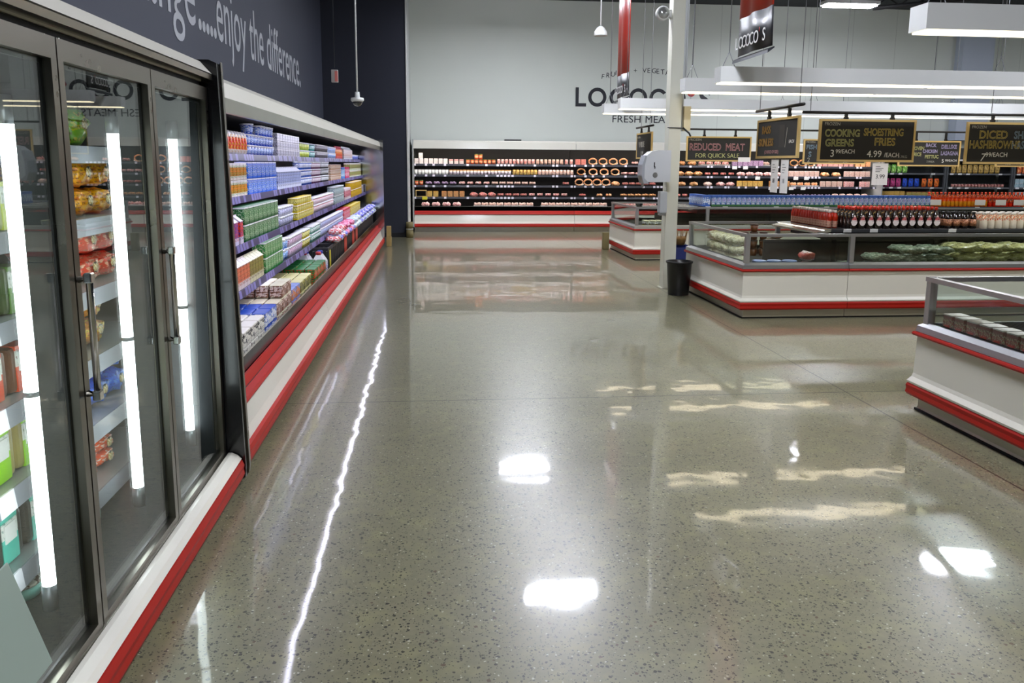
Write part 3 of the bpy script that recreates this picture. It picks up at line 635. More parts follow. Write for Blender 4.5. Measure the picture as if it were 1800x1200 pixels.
IS.append(island('island_freezer', 'long front unit of the syrup bottle island with bagged vegetables inside', 4.43, 8.3, 8.2, 10.2, False, GI, (.035, 3.8)))
IS.append(island('island_freezer', 'end unit of the blue box island, left corner beyond the column', 3.4, 4.66, 13.5, 15.5, True, GI))
IS.append(island('island_freezer', 'long unit of the blue box island under the row of blue boxes', 4.66, 8.4, 13.5, 15.5, False, GI, (.035, 3.7)))
IS.append(island('island_freezer', 'far right unit of the blue box island under the orange bottles', 8.4, 12.1, 13.5, 15.5, False, GI, (3.6,)))
def topshelf(t, x0, x1, y0, y1, z=.925, ledge=False):
    """shelf carried over the island; coordinates in the island's own frame"""
    X, Y = x1-x0, y1-y0; sh = mat('shelf_dark_steel', '2b2c30', .4, .4); A = lambda mb, nm, m, p: mb.build(nm, m, p)
    o = MB().box(0, X, 0, Y, -.025, 0).build('top_shelf', sh, t); o.location = (x0, y0, z)
    MB().sweep([(0, -.03), (.012, -.035), (.016, .0), (.012, .004), (0, .004)], [(0, 0), (X, 0)]).build('price_strip', tagstrip('island_price_strip', '33353c', 'd8d8d8', .31, 0, .35, .3), o)
    if ledge: MB().sweep([(0, -.03), (.16, -.06), (.17, -.05), (.17, -.035), (.09, -.02), (.08, -.008), (.01, .0), (0, .0)], [(0, Y), (0, 0)]).build('end_ledge', mat('pale_ledge_steel', 'c7c4b8', .25, .8), o)
    for x in [.3+i*1.2 for i in range(int((X-.3)/1.2)+1)]: MB().box(x-.02, x+.02, Y/2-.2, Y/2+.2, .485-z, -.131).build('support_leg', BLACK, o)
    MB().box(.03, X-.03, .12, Y-.12, -.13, -.0251).build('light_canopy', BLACK, o)
topshelf(IS[2], -.012, 3.86, .42, 1.65, ledge=True)
topshelf(IS[4], -.04, 3.735, .35, 1.6, .902, ledge=True)
topshelf(IS[5], -.0, 3.6, .35, 1.6, .902)

# ------------------------------------------------------------------ goods: one mesh per kind, origin at the middle of the base
def g_box(w, d, h, m, bev=.004): return MB().box(-d/2, d/2, -w/2, w/2, 0, h, 0, min(bev, w*.1)).mesh('box', [m])
def g_tub(r, h, body, lid, n=12, taper=.84, lidr=1.05):
    mb = MB(); mb.lathe([(r*taper, 0), (r, h*.86)], n=n, m=0); mb.lathe([(r*lidr, h*.84), (r*lidr, h*.97), (r*.95, h)], n=n, m=1)
    return mb.mesh('tub', [body, lid])
def g_carton(w, d, h, body, top, cap=None):
    mb = MB().box(-d/2, d/2, -w/2, w/2, 0, h*.78, 0)
    mb.add([(-d/2, -w/2, h*.78), (d/2, -w/2, h*.78), (d/2, w/2, h*.78), (-d/2, w/2, h*.78), (0, -w/2, h*.94), (0, w/2, h*.94), (0, -w/2, h), (0, w/2, h)],
           [(0, 1, 4), (1, 2, 5, 4), (2, 3, 5), (3, 0, 4, 5), (4, 5, 7, 6)], 1)
    if cap: mb.lathe([(w*.18, h*.86), (w*.18, h*.95)], (d*.2, 0, 0), 8, 2)
    return mb.mesh('carton', [body, top, cap or top])
def g_bottle(r, h, body, cap, label=None, neck=.35, sx=1., n=12, sh=.62):
    mb = MB(); mb.lathe([(r*.9, 0), (r, h*.04), (r, h*sh), (r*.85, h*(sh+.1)), (r*neck, h*.84), (r*neck, h*.88)], n=n, m=0, sx=sx)
    mb.lathe([(r*neck*1.15, h*.86), (r*neck*1.15, h*.99), (r*neck, h)], n=n, m=1)
    if label: mb.lathe([(r*1.015, h*.16), (r*1.015, h*(sh-.06))], n=n, m=2, sx=sx)
    return mb.mesh('bottle', [body, cap, label or cap])
def g_pillow(w, d, h, m, seed=0, lying=False, wr_=.09, crimp=True, nu=14, nv=10, m2=None):
    """a stuffed film bag: long across w, seams pinched flat at both ends"""
    rr = random.Random(seed); ph = [rr.uniform(0, 6) for _ in range(8)]; vs = []; fs = []
    for i in range(nu+1):
        u = i/nu*2-1; prof = (1-abs(u)**3.2)**.55 if abs(u) < 1 else 0; prof = max(prof, .06)
        for j in range(nv):
            a = 2*PI*j/nv; wob = 1+wr_*(math.sin(3*a+ph[0]+u*4)+.7*math.sin(5*a+ph[1]-u*7)+.6*math.sin(u*11+ph[2]+2*a))
            k = math.copysign(abs(math.cos(a))**.75, math.cos(a)); q = math.copysign(abs(math.sin(a))**.75, math.sin(a))
            wide = 1 if abs(u) < .9 else 1.0
            if lying: x, y, z = k*d/2*(.75+.25*prof)*wob, u*w/2, h/2+q*h/2*prof*wob
            else: x, z, y = k*d/2*prof*wob, h/2+u*h/2, q*w/2*(.8+.2*prof)*wob
            vs.append((x, y, max(z, 0)))
    for ax, sz in ((0, d), (1, w), (2, h)):
        lo = min(v[ax] for v in vs); hi = max(v[ax] for v in vs)
        vs = [tuple((((q-lo)/(hi-lo)-(.5 if ax < 2 else 0))*sz if k == ax else q) for k, q in enumerate(v)) for v in vs]
    for i in range(nu):
        for j in range(nv): fs.append((i*nv+j, i*nv+(j+1) % nv, (i+1)*nv+(j+1) % nv, (i+1)*nv+j))
    fs.append(tuple(range(nv))[::-1]); fs.append(tuple(nu*nv+j for j in range(nv)))
    return MB().add(vs, fs, 0, True).mesh('bag', [m])
def g_tray(w, d, h, tray, meat, seed=0, lumps=6, film=None):
    """food tray with heaped pieces under clear wrap"""
    rr = random.Random(seed); mb = MB().add([(-d*.42, -w*.44, 0), (d*.42, -w*.44, 0), (d*.42, w*.44, 0), (-d*.42, w*.44, 0), (-d/2, -w/2, h*.35), (d/2, -w/2, h*.35), (d/2, w/2, h*.35), (-d/2, w/2, h*.35)],
                                          [(0, 3, 2, 1), (0, 1, 5, 4), (1, 2, 6, 5), (2, 3, 7, 6), (3, 0, 4, 7), (4, 5, 6, 7)], 0)
    for i in range(lumps):
        cx, cy = rr.uniform(-.3, .3)*d, (-.38+.76*(i+.5)/lumps)*w; r = w*rr.uniform(.13, .2); ch = h*rr.uniform(.5, .68)
        mb.lathe([(r*.7, 0), (r, ch*.5), (r*.75, ch*.85), (r*.2, ch)], (cx, cy, h*.33), 7, 1, sx=rr.uniform(.8, 1.3))
    return mb.mesh('tray', [tray, meat])
def g_ring(R, r, m, tie, seed=0):
    """sausage ring standing on edge in its wrap, facing +x"""
    rr = random.Random(seed); a0 = rr.uniform(-.4, .4); mb = MB(); n = 18
    pts = [(.03*math.sin(3*2*PI*i/n)*0+(.35*R)*(math.sin(2*PI*i/n+a0)*.15), R*1.12*math.sin(2*PI*i/n+a0), r+R*.82*(1-math.cos(2*PI*i/n+a0))) for i in range(n)]
    mb.tube(pts, r, 8, 0, True)
    mb.tube([(r*.6, R*.6, r*1.2), (r*1.3, R*1.05, r*1.9), (r*.9, R*1.3, r*2.6)], [r*.7, r*1.05, r*.4], 6, 1)
    return mb.mesh('ring', [m, tie])
def g_jug(w, h, body, cap):
    mb = MB().box(-w*.6, w*.6, -w/2, w/2, 0, h*.62, 0, .012)
    mb.add([(-w*.55, -w*.45, h*.62), (w*.55, -w*.45, h*.62), (w*.55, w*.45, h*.62), (-w*.55, w*.45, h*.62), (-w*.2, -w*.2, h*.88), (w*.2, -w*.2, h*.88), (w*.2, w*.2, h*.88), (-w*.2, w*.2, h*.88)],
           [(0, 1, 5, 4), (1, 2, 6, 5), (2, 3, 7, 6), (3, 0, 4, 7), (4, 5, 6, 7)], 0)
    mb.lathe([(w*.24, h*.88), (w*.24, h*.98), (w*.2, h)], n=10, m=1); return mb.mesh('jug', [body, cap])
def place(name, me, pts, label, cat, group, rz=0., jit=0.):
    out = []
    for i, (x, y, z) in enumerate(pts):
        o = bpy.data.objects.new(name, me) if i == 0 else out[0].copy()
        C.objects.link(o); o.location = (x, y, z); o.rotation_euler = (0, 0, rz+R_.uniform(-jit, jit)); tag(o, label, cat, group); out.append(o)
    return out
S = '.6'
# --- dairy shelves. photo column -> distance along the case for a shelf front at depth X
def yat(px, X): return 1490*abs(X)/(761-px)
def mk(kind, n, *c):
    """package kind + colours -> (mesh, width, depth, height)"""
    if kind == 'tub': return g_tub(.052, .0825, printed(n, *c), mat(n+'_lid', c[3] if len(c) > 3 else 'e6e8ee', .4)), .112, .11, .083
    if kind == 'cup': return g_tub(.036, .085, printed(n, *c), mat(n+'_lid', 'e6e6ea', .4), 10, .8), .08, .08, .0855
    if kind == 'wide': return g_tub(.065, .09, printed(n, *c), mat(n+'_lid', 'ecedf2', .4)), .14, .14, .0905
    if kind == 'pack4': return g_box(.125, .09, .07, printed(n, *c, edge=True)), .135, .09, .0715
    if kind == 'slab': return g_box(.035, .12, .17, printed(n, *c)), .045, .12, .175
    if kind == 'box': return g_box(.093, .1, .115, printed(n, *c, edge=True)), .102, .1, .118
    if kind == 'box2': return g_box(.145, .1, .12, printed(n, *c, edge=True)), .155, .1, .123
    if kind == 'carton': return g_carton(.085, .085, .2, printed(n, *c), mat(n+'_top', c[0], .4)), .09, .085, .201
    if kind == 'pouch': return g_pillow(.085, .05, .17, printed(n, *c), hash(n) % 97 if 0 else len(n), wr_=.04), .09, .05, .175
    if kind == 'bottle': return g_bottle(.035, .19, printed(n, *c), mat(n+'_cap', c[2], .4)), .078, .078, .195
NM = dict(tub=('yogurt_tub', 'tub'), cup=('yogurt_cup', 'cup'), wide=('sour_cream_tub', 'tub'), pack4=('yogurt_multipack', 'multipack'), slab=('cheese_pack', 'cheese pack'), box=('juice_box', 'box'),
          box2=('butter_box', 'box'), carton=('drink_carton', 'carton'), pouch=('shredded_cheese_pouch', 'pouch'), bottle=('drink_bottle', 'bottle'))
SH = {1: (1.667, -1.395, 'top shelf', .2), 2: (1.376, -1.355, 'second shelf', .265), 3: (1.06, -1.315, 'third shelf', .29), 4: (.778, -1.275, 'lowest shelf', .25)}
RUNS = [  # shelf, photo columns, kind, tiers, key, words, colours (base, panel, mark)
 (1, 396, 439, 'pouch', 1, 'ra', 'red and white standing cheese pouch', 'e8e4e4', 'c0272c', 'e2b23a'),
 (1, 440, 486, 'tub', 3, 'bb', 'blue and white yogurt tub', '2a57b8', '9db4e6', 'ffffff'),
 (1, 488, 527, 'pack4', 3, 'wb', 'white yogurt multipack with dark print', 'e9e9f2', 'e3e3f0', '4a4452'),
 (1, 528, 546, 'tub', 2, 'gy', 'lime green tub', 'a8c62a', 'c8d83a', 'f2f4e0'),
 (1, 547, 556, 'tub', 2, 'te', 'teal and white tub', '2f8f8e', 'cfeeee', '1b6a6c'),
 (1, 557, 577, 'cup', 2, 'bk', 'black and white cup', '1c1a22', '2d2a33', 'e0dfe6'),
 (1, 578, 590, 'tub', 2, 'lb', 'pale blue and white tub', 'c3d3ee', '86a8dc', 'ffffff'),
 (1, 591, 602, 'bottle', 1, 'pk', 'pink and orange drink bottle', 'e08a8a', 'e6a04a', 'd0405a'),
 (1, 603, 618, 'carton', 1, 'wc', 'white drink carton with orange foot', 'e9e9ee', 'f2f2f4', 'c87a3a'),
 (1, 619, 633, 'wide', 1, 'bl', 'deep blue tub', '3a4fb0', '5a74cc', 'dce0f4'),
 (1, 634, 648, 'slab', 1, 'gr', 'grey and pink cheese pack', 'b9b4bc', 'a77c86', 'd8d4da'),
 (2, 396, 434, 'box', 2, 'of', 'white and orange fruit printed box', 'ece6e2', 'e08a3a', '4c9a3c'),
 (2, 435, 484, 'box2', 2, 'cb', 'bright blue box with white bottle print', '1f6fd0', '2b7fe0', 'eef4ff'),
 (2, 486, 527, 'carton', 1, 'sw', 'white carton with pale blue print', 'dfe3f2', 'b9c4e4', '6c74a4'),
 (2, 528, 548, 'tub', 3, 'ob', 'blue and white stacked tub', '2d67c0', 'eef1f8', '2d67c0'),
 (2, 549, 564, 'tub', 3, 'vi', 'purple and white stacked tub', '6a3f66', 'eae4ec', '7a3a5a'),
 (2, 565, 578, 'tub', 3, 'dk', 'dark and white stacked tub', '2c3138', 'e4e6ea', '32414c'),
 (2, 579, 597, 'pack4', 3, 'tn', 'tan and white multipack', 'cfae90', 'e9dccf', '8a6248'),
 (2, 598, 604, 'slab', 1, 'sb', 'sky blue cheese pack', '3f8fd0', '9cc8ea', 'ffffff'),
 (2, 605, 612, 'slab', 1, 'hp', 'hot pink cheese pack', 'cf3a74', 'e8709a', 'ffffff'),
 (2, 613, 634, 'box', 2, 'lg', 'pale green and white box', 'dfe8d2', 'a9c07e', 'b0565a'),
 (2, 635, 645, 'slab', 1, 'rg', 'red and grey cheese pack', 'b9a8a8', 'a8484e', 'd9d2d2'),
 (3, 396, 416, 'carton', 1, 'pu', 'white carton with purple fruit print', 'e3def0', '6a4a9c', 'd8572a'),
 (3, 417, 424, 'carton', 1, 'or', 'orange and purple carton', 'e6deea', 'd2562c', '4a3c88'),
 (3, 425, 488, 'box2', 2, 'gn', 'dark green box with pale print', '1e5a30', '246a38', 'c9d8c0'),
 (3, 490, 516, 'tub', 2, 'wg', 'white tub with grey print', 'dfdfee', 'cfd0e6', '6f6f88'),
 (3, 518, 548, 'pack4', 3, 'ye', 'yellow and white multipack', 'd8c53a', 'e9e2a0', '5c5422'),
 (3, 549, 584, 'tub', 2, 'wr', 'white and red tub', 'e6e0e8', 'e9e6ee', 'c4495a'),
 (3, 585, 602, 'box', 2, 'gt', 'grey and teal box', 'a9b2b2', 'c9d3d6', '4d7a7c'),
 (3, 603, 614, 'slab', 1, 'wp', 'white and pink cheese pack', 'e4dce0', 'd9a0a8', '9c4c58'),
 (3, 615, 634, 'box2', 2, 'go', 'golden yellow box', 'c9a81c', 'd9bc34', 'a07414'),
 (3, 635, 645, 'pack4', 2, 'pa', 'pale grey multipack', 'bdbdc4', 'd6d6da', '8f6f78'),
 (4, 396, 430, 'carton', 1, 'sa', 'white carton with salmon pink circles', 'e4dada', 'd98a6c', 'b4533c'),
 (4, 431, 458, 'carton', 1, 'cr', 'cream carton with olive and brown print', 'ddd9c0', '8d8a3c', '6e4a34'),
 (4, 459, 492, 'box', 2, 'dg', 'green juice box', '2f7a3c', '3d8a48', 'd8dcc8'),
 (4, 493, 503, 'wide', 2, 'sk', 'light blue stacked tub', '5c92d8', '8fb8ea', 'ffffff'),
 (4, 504, 528, 'cup', 2, 'wi', 'white cup with pink print', 'e4e0ec', 'd8c6d8', 'a8688c'),
 (4, 529, 543, 'tub', 2, 'yl', 'yellow and white tub', 'd9ca3c', 'ece7b0', '8a7c22'),
 (4, 544, 560, 'tub', 2, 'mt', 'mint green and white tub', '6fa898', 'dce9e6', '3c6f64'),
 (4, 561, 600, 'cup', 2, 'wh', 'white cup with blue print', 'e4e4ee', 'c6cce2', '8a94c0'),
 (4, 601, 612, 'slab', 1, 'rd', 'red cheese pack', 'b43440', 'd8606a', 'efe6e6'),
 (4, 613, 630, 'slab', 1, 'yw', 'yellow cheese pack', 'c8b42a', 'dccb50', 'efe9c0')]
for s, p0, p1, kind, tiers, key, words, *cols in RUNS:
    z, X, sn, room = SH[s]; me, w, d, h = mk(kind, key+'_print', *cols)
    y0 = max(yat(p0, X), 4.5); y1 = min(yat(p1, X), 15.75); pts = []; y = y0+w/2
    gap = w*(1.02 if w > .06 else 1.05)
    while y < y1-w*.3:
        for t in range(tiers):
            if t == tiers-1 and tiers > 2 and R_.random() < .12: continue
            pts.append((X-d/2-.004, y, z+t*h))
        y += gap
    nm, cat = NM[kind]
    place(nm, me, pts, f'{words} on the {sn} of the dairy cases'[:200], cat, f'{words}s on the {sn}')
# --- dairy deck
DZ = .4205
for n, (y0, k, cols, words) in enumerate(((4.62, 4, ('e0ddd6', '17171a', 'e8e6de'), 'black and white milk carton lying on its side'), (5.46, 2, ('3458a8', '8aa2d8', 'eef0f8'), 'blue milk carton lying on its side'),
        (5.88, 3, ('dfd9c8', 'e4d4d0', '8c6a5c'), 'cream and pink milk carton lying on its side'), (6.51, 2, ('8f9fd0', 'a8b4e0', 'd08a5a'), 'lavender blue milk carton lying on its side'),
        (6.93, 3, ('d4cfa4', 'a8a45c', '5c5a34'), 'cream and olive milk carton lying on its side'), (7.76, 4, ('2c6c3c', '387a46', 'b85a3c'), 'green milk carton lying on its side'))):
    me = g_box(.193, .094, .096, printed('lying%d' % n, *cols, .15, .85, .52, 3.6), .01)
    pts = [(-1.175-r*.102, y0+.1+i*.205, DZ+t*.0985) for i in range(k) for r in range(4) for t in range(2 + (1 if (n == 2 and r < 3 and i > 0) else 0))]
    place('milk_carton', me, pts, words + ' in the dairy case bottom', 'carton', words + 's')
for n, (cap, cl, off) in enumerate((('c43a44', 'red', 0), ('2c3aa8', 'blue', 1))):
    me = g_jug(.12, .27, printed('jug%d' % n, 'e6e6ea', 'f0f0f2', 'c4606a' if n == 0 else '6a70c0', .2, .5), mat('jug_cap_'+cl, cap, .4))
    place('milk_jug', me, [(-1.21-r*.15, 8.64+off*.13+i*.27, DZ) for i in range(1) for r in range(4)], f'white milk jug with {cl} cap beside the black crates', 'jug', f'milk jugs with {cl} caps')
CRB = mat('crate_black', '101013', .5)
def g_crate(m, panel=None):
    L_, D_, H_ = .5, .36, .285; mb = MB(); t = .012
    for (a, b, c, d) in ((-D_/2, -D_/2+t, -L_/2, L_/2), (D_/2-t, D_/2, -L_/2, L_/2), (-D_/2+t, D_/2-t, -L_/2, -L_/2+t), (-D_/2+t, D_/2-t, L_/2-t, L_/2)):
        mb.box(a, b, c, d, 0, H_*.2).box(a, b, c, d, H_*.88, H_)
        hor = (b-a) > (d-c); n = 7
        for i in range(n):
            if hor: u = a+(b-a)*(i+.5)/n; mb.box(u-.014, u+.014, c, d, H_*.2, H_*.88)
            else: u = c+(d-c)*(i+.5)/n; mb.box(a, b, u-.02, u+.02, H_*.2, H_*.88)
    mb.box(-D_/2+.002, D_/2-.002, -L_/2+.002, L_/2-.002, .002, .012).box(-D_/2+.013, D_/2-.013, -L_/2+.013, L_/2-.013, .012, H_*.86)
    for v in range(len(mb.m)): mb.m[v] = 0
    return mb.mesh('crate', [m])
CRM = g_crate(CRB)
PN = ['yellow', 'dark red', 'orange red', None]
bagc = (('pink and red', ('e2a0b4', 'c84a50', 'f4f2f6')), ('hot pink', ('e070a8', 'f0c8dc', 'd8508c')), ('deep blue and white', ('2a24b0', '3a3ad0', 'eef0fa')), ('sky blue and white', ('5aa0e0', 'cfe4f6', 'ffffff')))
bagm = [[g_pillow(.235, .18, .08, printed('milkbag%d' % i, *c[1], .1, .9, .5, 6), k+i*5, True, .12) for k in range(3)] for i, c in enumerate(bagc)]
for i in range(13):
    y = 9.1+i*.51; place('milk_crate', CRM, [(-1.315, y, DZ)], None, 'crate', None)
    o = [o for o in C.objects if o.name.startswith('milk_crate')][-1]
    wd = ('first', 'second', 'third', 'fourth', 'fifth', 'sixth', 'seventh', 'eighth', 'ninth', 'tenth', 'eleventh', 'twelfth', 'last')[i]
    tag(o, f'black slatted milk crate, {wd} one counted from the milk jugs', None, 'black milk crates in the bottom of the dairy cases')
    if i in (0, 3, 5, 6): MB().box(.181, .184, -.16 if i == 0 else -.2, -.06 if i == 0 else .1, .0, .25).build('side_panel', mat('crate_panel_'+('y' if i == 0 else 'r'), 'c9b81e' if i == 0 else 'b8331c', .5), o)
    if i:
        ci = 0 if i < 3 else (1 if i < 5 else (3 if i in (5, 6) else 2))
        for q, (c_, dy) in enumerate(((ci, -.122), (2 if i < 5 else 3, .122))):
            place('milk_bag', bagm[c_][(i+q) % 3], [(-1.148, y+dy, DZ+.2855)], f'{bagc[c_][0]} milk bag lying on the {wd} black crate from the jugs', 'milk bag', 'milk bags on the crates')
        place('milk_bag', bagm[ci][(i+2) % 3], [(-1.148, y, DZ+.3655)], f'{bagc[ci][0]} milk bag topmost on the {wd} black crate from the jugs', 'milk bag', 'milk bags on the crates')

# --- back wall meat cases
def xat(px): return -.5+(px-724)*.01377*1.005
def tz(px): return xat(px)
MEATS = dict(pink=('d9a49c', 'c9706a', 'f2e4e0'), white=('eee9e4', 'e4d4cc', 'c9a494'), dark=('8a2f2c', 'a8443c', 'd8b0a8'), tan=('c9a070', 'dcc096', '9a5c34'), orange=('c8632c', 'd8844a', 'f0d8b8'), purple=('5a3f6c', '7a5a80', 'c8b8cc'), yellow=('cfae5c', 'e2cf94', 'a0743c'))
for k, c in MEATS.items(): printed('meat_'+k, *c, .1, .9, .5, 11, .3)
WT = mat('foam_tray_white', 'e6e2de', .4); BT = mat('foam_tray_black', '141416', .35)
def gm(kind, col, seed):
    m = _mats['meat_'+col]
    if kind == 'tray': return g_tray(.165, .2, .095, BT, m, seed), .168, .2, .095
    if kind == 'wtray': return g_tray(.17, .2, .115, WT, m, seed), .173, .2, .115
    if kind == 'slab': return g_pillow(.078, .1, .13, m, seed, wr_=.05), .085, .1, .132
    if kind == 'pack': return g_box(.12, .06, .14, m, .01), .13, .06, .142
    if kind == 'lump': return g_pillow(.2, .17, .12, m, seed, True, .16), .21, .17, .12
    if kind == 'ring': return g_ring(.085, .017, m, WT, seed), .215, .1, .18
MZ = {1: (1.5975, 19.615, 'top shelf'), 2: (1.3455, 19.595, 'second shelf'), 3: (1.0955, 19.575, 'third shelf'), 4: (.8205, 19.555, 'fourth shelf'), 5: (.5855, 19.49, 'bottom deck')}
def mrun(s, p0, p1, me, w, d, h, nm, words, cat, tiers=1, prob=1., where='', rz=-PI/2, zoff=0):
    z, y, sn = MZ[s]; x0, x1 = xat(p0), xat(p1); n = max(1, int((x1-x0)/w)); pts = []
    for i in range(n):
        if R_.random() > prob: continue
        x = x0+(i+.5)*(x1-x0)/n
        for t in range(tiers): pts.append((x, y+d/2, z+zoff+t*h))
    if pts: place(nm, me, pts, f'{words} on the {sn} of the meat cases{where}', cat, f'{words}s on the {sn}{where}', rz)
tubw = g_box(.098, .1, .13, printed('cube_tub', 'efeaea', 'f4f0ee', 'e0c8c6', .1, .8, .62), .01)
tubr = g_box(.098, .1, .12, printed('cube_tub_r', 'd8b4b0', 'efe9e6', '7a2a2a', .1, .62, .66), .01)
jar = g_tub(.044, .12, printed('jar_orange', 'b84a22', 'e0b090', 'd8602c', .25, .7, .6), mat('jar_lid_green', '5c6a2c', .4), 12, .98)
wj = g_tub(.038, .12, printed('white_jar', 'e9e9e4', 'f2f2ee', 'dcdcd8', .2, .7, .7), mat('white_jar_lid', 'f0f0ee', .4), 10, .95)
oj = g_tub(.038, .12, printed('beige_jar', 'e6dcd4', 'd9d2dc', '8a7460', .1, .6, .6), mat('ochre_lid', 'c8944a', .4), 10, .95)
mrun(1, 728, 786, tubw, .102, .1, .13, 'deli_tub', 'white square tub', 'tub'); mrun(1, 787, 814, tubr, .102, .1, .12, 'deli_tub', 'white square tub with red lid', 'tub')
mrun(1, 735, 744, tubw, .102, .1, .13, 'deli_tub', 'single square tub standing upon the white tubs', 'tub', zoff=.1305)
mrun(1, 817, 869, jar, .092, .09, .12, 'sauce_jar', 'orange sauce jar', 'jar'); mrun(1, 832, 846, jar, .092, .09, .12, 'sauce_jar', 'upper orange sauce jar of a small stack', 'jar', zoff=.1205)
mrun(2, 728, 787, wj, .08, .08, .12, 'white_jar', 'plain white jar', 'jar'); mrun(2, 788, 896, oj, .08, .08, .12, 'beige_jar', 'white jar with ochre lid', 'jar')
mrun(3, 728, 744, jar, .092, .09, .12, 'sauce_jar', 'orange sauce jar near the corner wall', 'jar')
T = [ # shelf, px0, px1, kind, colour, tiers, prob, words
 (1, 871, 938, 'slab', 'pink', 1, 1, 'upright pink ham pack'), (1, 939, 988, 'slab', 'white', 1, 1, 'upright pale sausage pack'), (1, 989, 1006, 'slab', 'pink', 1, .9, 'upright rosy bacon pack'),
 (1, 1008, 1028, 'pack', 'dark', 1, 1, 'dark red salami pack'),
 (1, 1031, 1104, 'ring', 'orange', 1, 1, 'orange sausage ring standing on edge'), (1, 1108, 1156, 'tray', 'pink', 1, 1, 'black tray of pink meat'),
 (1, 1190, 1230, 'lump', 'tan', 1, 1, 'tan wrapped cut of meat'), (1, 1232, 1290, 'wtray', 'pink', 1, 1, 'white tray of pink meat'), (1, 1292, 1350, 'pack', 'purple', 1, 1, 'mauve sausage pack'),
 (1, 1352, 1362, 'wtray', 'white', 1, 1, 'white tray of pale meat'), (1, 1400, 1448, 'ring', 'tan', 1, 1, 'brown sausage ring standing on edge'), (1, 1450, 1520, 'pack', 'pink', 1, 1, 'pink and white ham pack'), (1, 1522, 1552, 'pack', 'orange', 1, 1, 'orange and white ham pack'),
 (2, 898, 942, 'slab', 'yellow', 1, 1, 'upright pale yellow poultry pack'), (2, 943, 1006, 'slab', 'white', 1, 1, 'upright white poultry pack'),
 (2, 1009, 1030, 'ring', 'tan', 1, 1, 'tan sausage ring standing on edge'), (2, 1031, 1090, 'ring', 'orange', 1, 1, 'orange sausage ring standing on edge'), (2, 1092, 1156, 'tray', 'pink', 1, 1, 'black tray of pink chops'),
 (2, 1190, 1240, 'lump', 'tan', 1, .8, 'tan wrapped roast'), (2, 1242, 1300, 'tray', 'dark', 1, .9, 'black tray of dark red steak'), (2, 1302, 1385, 'lump', 'pink', 1, 1, 'pink wrapped roast'),
 (2, 1388, 1455, 'pack', 'white', 1, 1, 'white wurst pack'), (2, 1457, 1500, 'lump', 'orange', 1, 1, 'orange smoked ham'), (2, 1502, 1552, 'pack', 'white', 1, .9, 'white wrapped ham pack'),
 (3, 746, 802, 'tray', 'purple', 1, 1, 'black tray of purple sausages'), (3, 803, 860, 'tray', 'pink', 1, 1, 'black tray of pale pink cutlets'), (3, 861, 940, 'tray', 'white', 1, .95, 'black tray of pale meat'),
 (3, 984, 1002, 'tray', 'dark', 1, 1, 'black tray of dark red meat'), (3, 1008, 1072, 'ring', 'orange', 1, 1, 'orange sausage ring standing on edge'), (3, 1073, 1090, 'lump', 'orange', 1, 1, 'orange curved sausage pack'), (3, 1094, 1156, 'tray', 'dark', 1, 1, 'black tray of red meat'),
 (3, 1190, 1235, 'lump', 'tan', 1, 1, 'tan poultry pack'), (3, 1237, 1262, 'lump', 'white', 1, 1, 'pale poultry pack'), (3, 1264, 1300, 'lump', 'pink', 1, 1, 'rosy wrapped joint'), (3, 1302, 1350, 'pack', 'yellow', 1, .9, 'yellow noodle pack'),
 (3, 1352, 1400, 'pack', 'tan', 1, .8, 'brown sausage pack'), (3, 1402, 1455, 'wtray', 'orange', 1, 1, 'white tray of orange wings'), (3, 1457, 1500, 'pack', 'white', 1, .8, 'white sausage pack'), (3, 1502, 1552, 'pack', 'pink', 1, .9, 'pink sausage pack'),
 (4, 749, 770, 'pack', 'yellow', 1, 1, 'tan paper pack'), (4, 774, 815, 'pack', 'tan', 1, 1, 'brown paper pack'), (4, 823, 870, 'lump', 'dark', 1, .8, 'dark red wrapped cut'), (4, 871, 925, 'tray', 'dark', 1, 1, 'black tray of dark red mince'),
 (4, 926, 998, 'tray', 'pink', 1, 1, 'black tray of pink mince'), (4, 1000, 1030, 'tray', 'dark', 1, .7, 'black tray of lean red meat'), (4, 1045, 1078, 'tray', 'orange', 1, 1, 'black tray of orange wings'), (4, 1090, 1156, 'tray', 'tan', 1, 1, 'black tray of chicken pieces'),
 (4, 1190, 1215, 'tray', 'dark', 1, 1, 'black tray of liver'), (5, 738, 828, 'lump', 'pink', 1, .9, 'large wrapped piece with pointed film'), (5, 830, 1066, 'wtray', 'white', 1, .9, 'white tray of wrapped poultry'), (5, 1068, 1156, 'wtray', 'pink', 1, .9, 'white tray of wrapped pork'),
 (4, 1400, 1480, 'tray', 'purple', 1, .9, 'black tray of dark sausages'), (4, 1482, 1552, 'wtray', 'white', 1, 1, 'white tray of pale fish')]
NMM = dict(tray=('meat_tray', 'meat tray'), wtray=('poultry_tray', 'meat tray'), slab=('ham_pack', 'meat pack'), pack=('deli_pack', 'deli pack'), lump=('wrapped_roast', 'meat pack'), ring=('sausage_ring', 'sausage'))
for k, (s, a, b_, kind, col, ti, pr, words) in enumerate(T):
    me, w_, d_, h_ = gm(kind, col, k+1); nm, cat = NMM[kind]; mrun(s, a, b_, me, w_, d_, h_, nm, words, cat, ti, pr)
t = thing('wooden_crate', 'small empty wooden crate on the fourth shelf beside the corner wall', 'crate', (-.285, 19.66, .8205))
MB().box(-.13, .13, -.08, .08, 0, .015).build('bottom', WOODF, t)
for a, b_ in ((-.13, -.115), (.115, .13)): MB().box(a, b_, -.08, .08, .015, .16).build('side', WOODF, t)
MB().box(-.115, .115, -.08, .08, .145, .16).build('top', WOODF, t)
tag(MB().box(-.06, .06, -.004, 0, 0, .07).build('price_card', mat('yellow_card', 'd8cf2a', .5), None), 'small yellow price card on the fourth shelf of the meat case', 'price card').location = (-.2, 19.49+.04, .76)

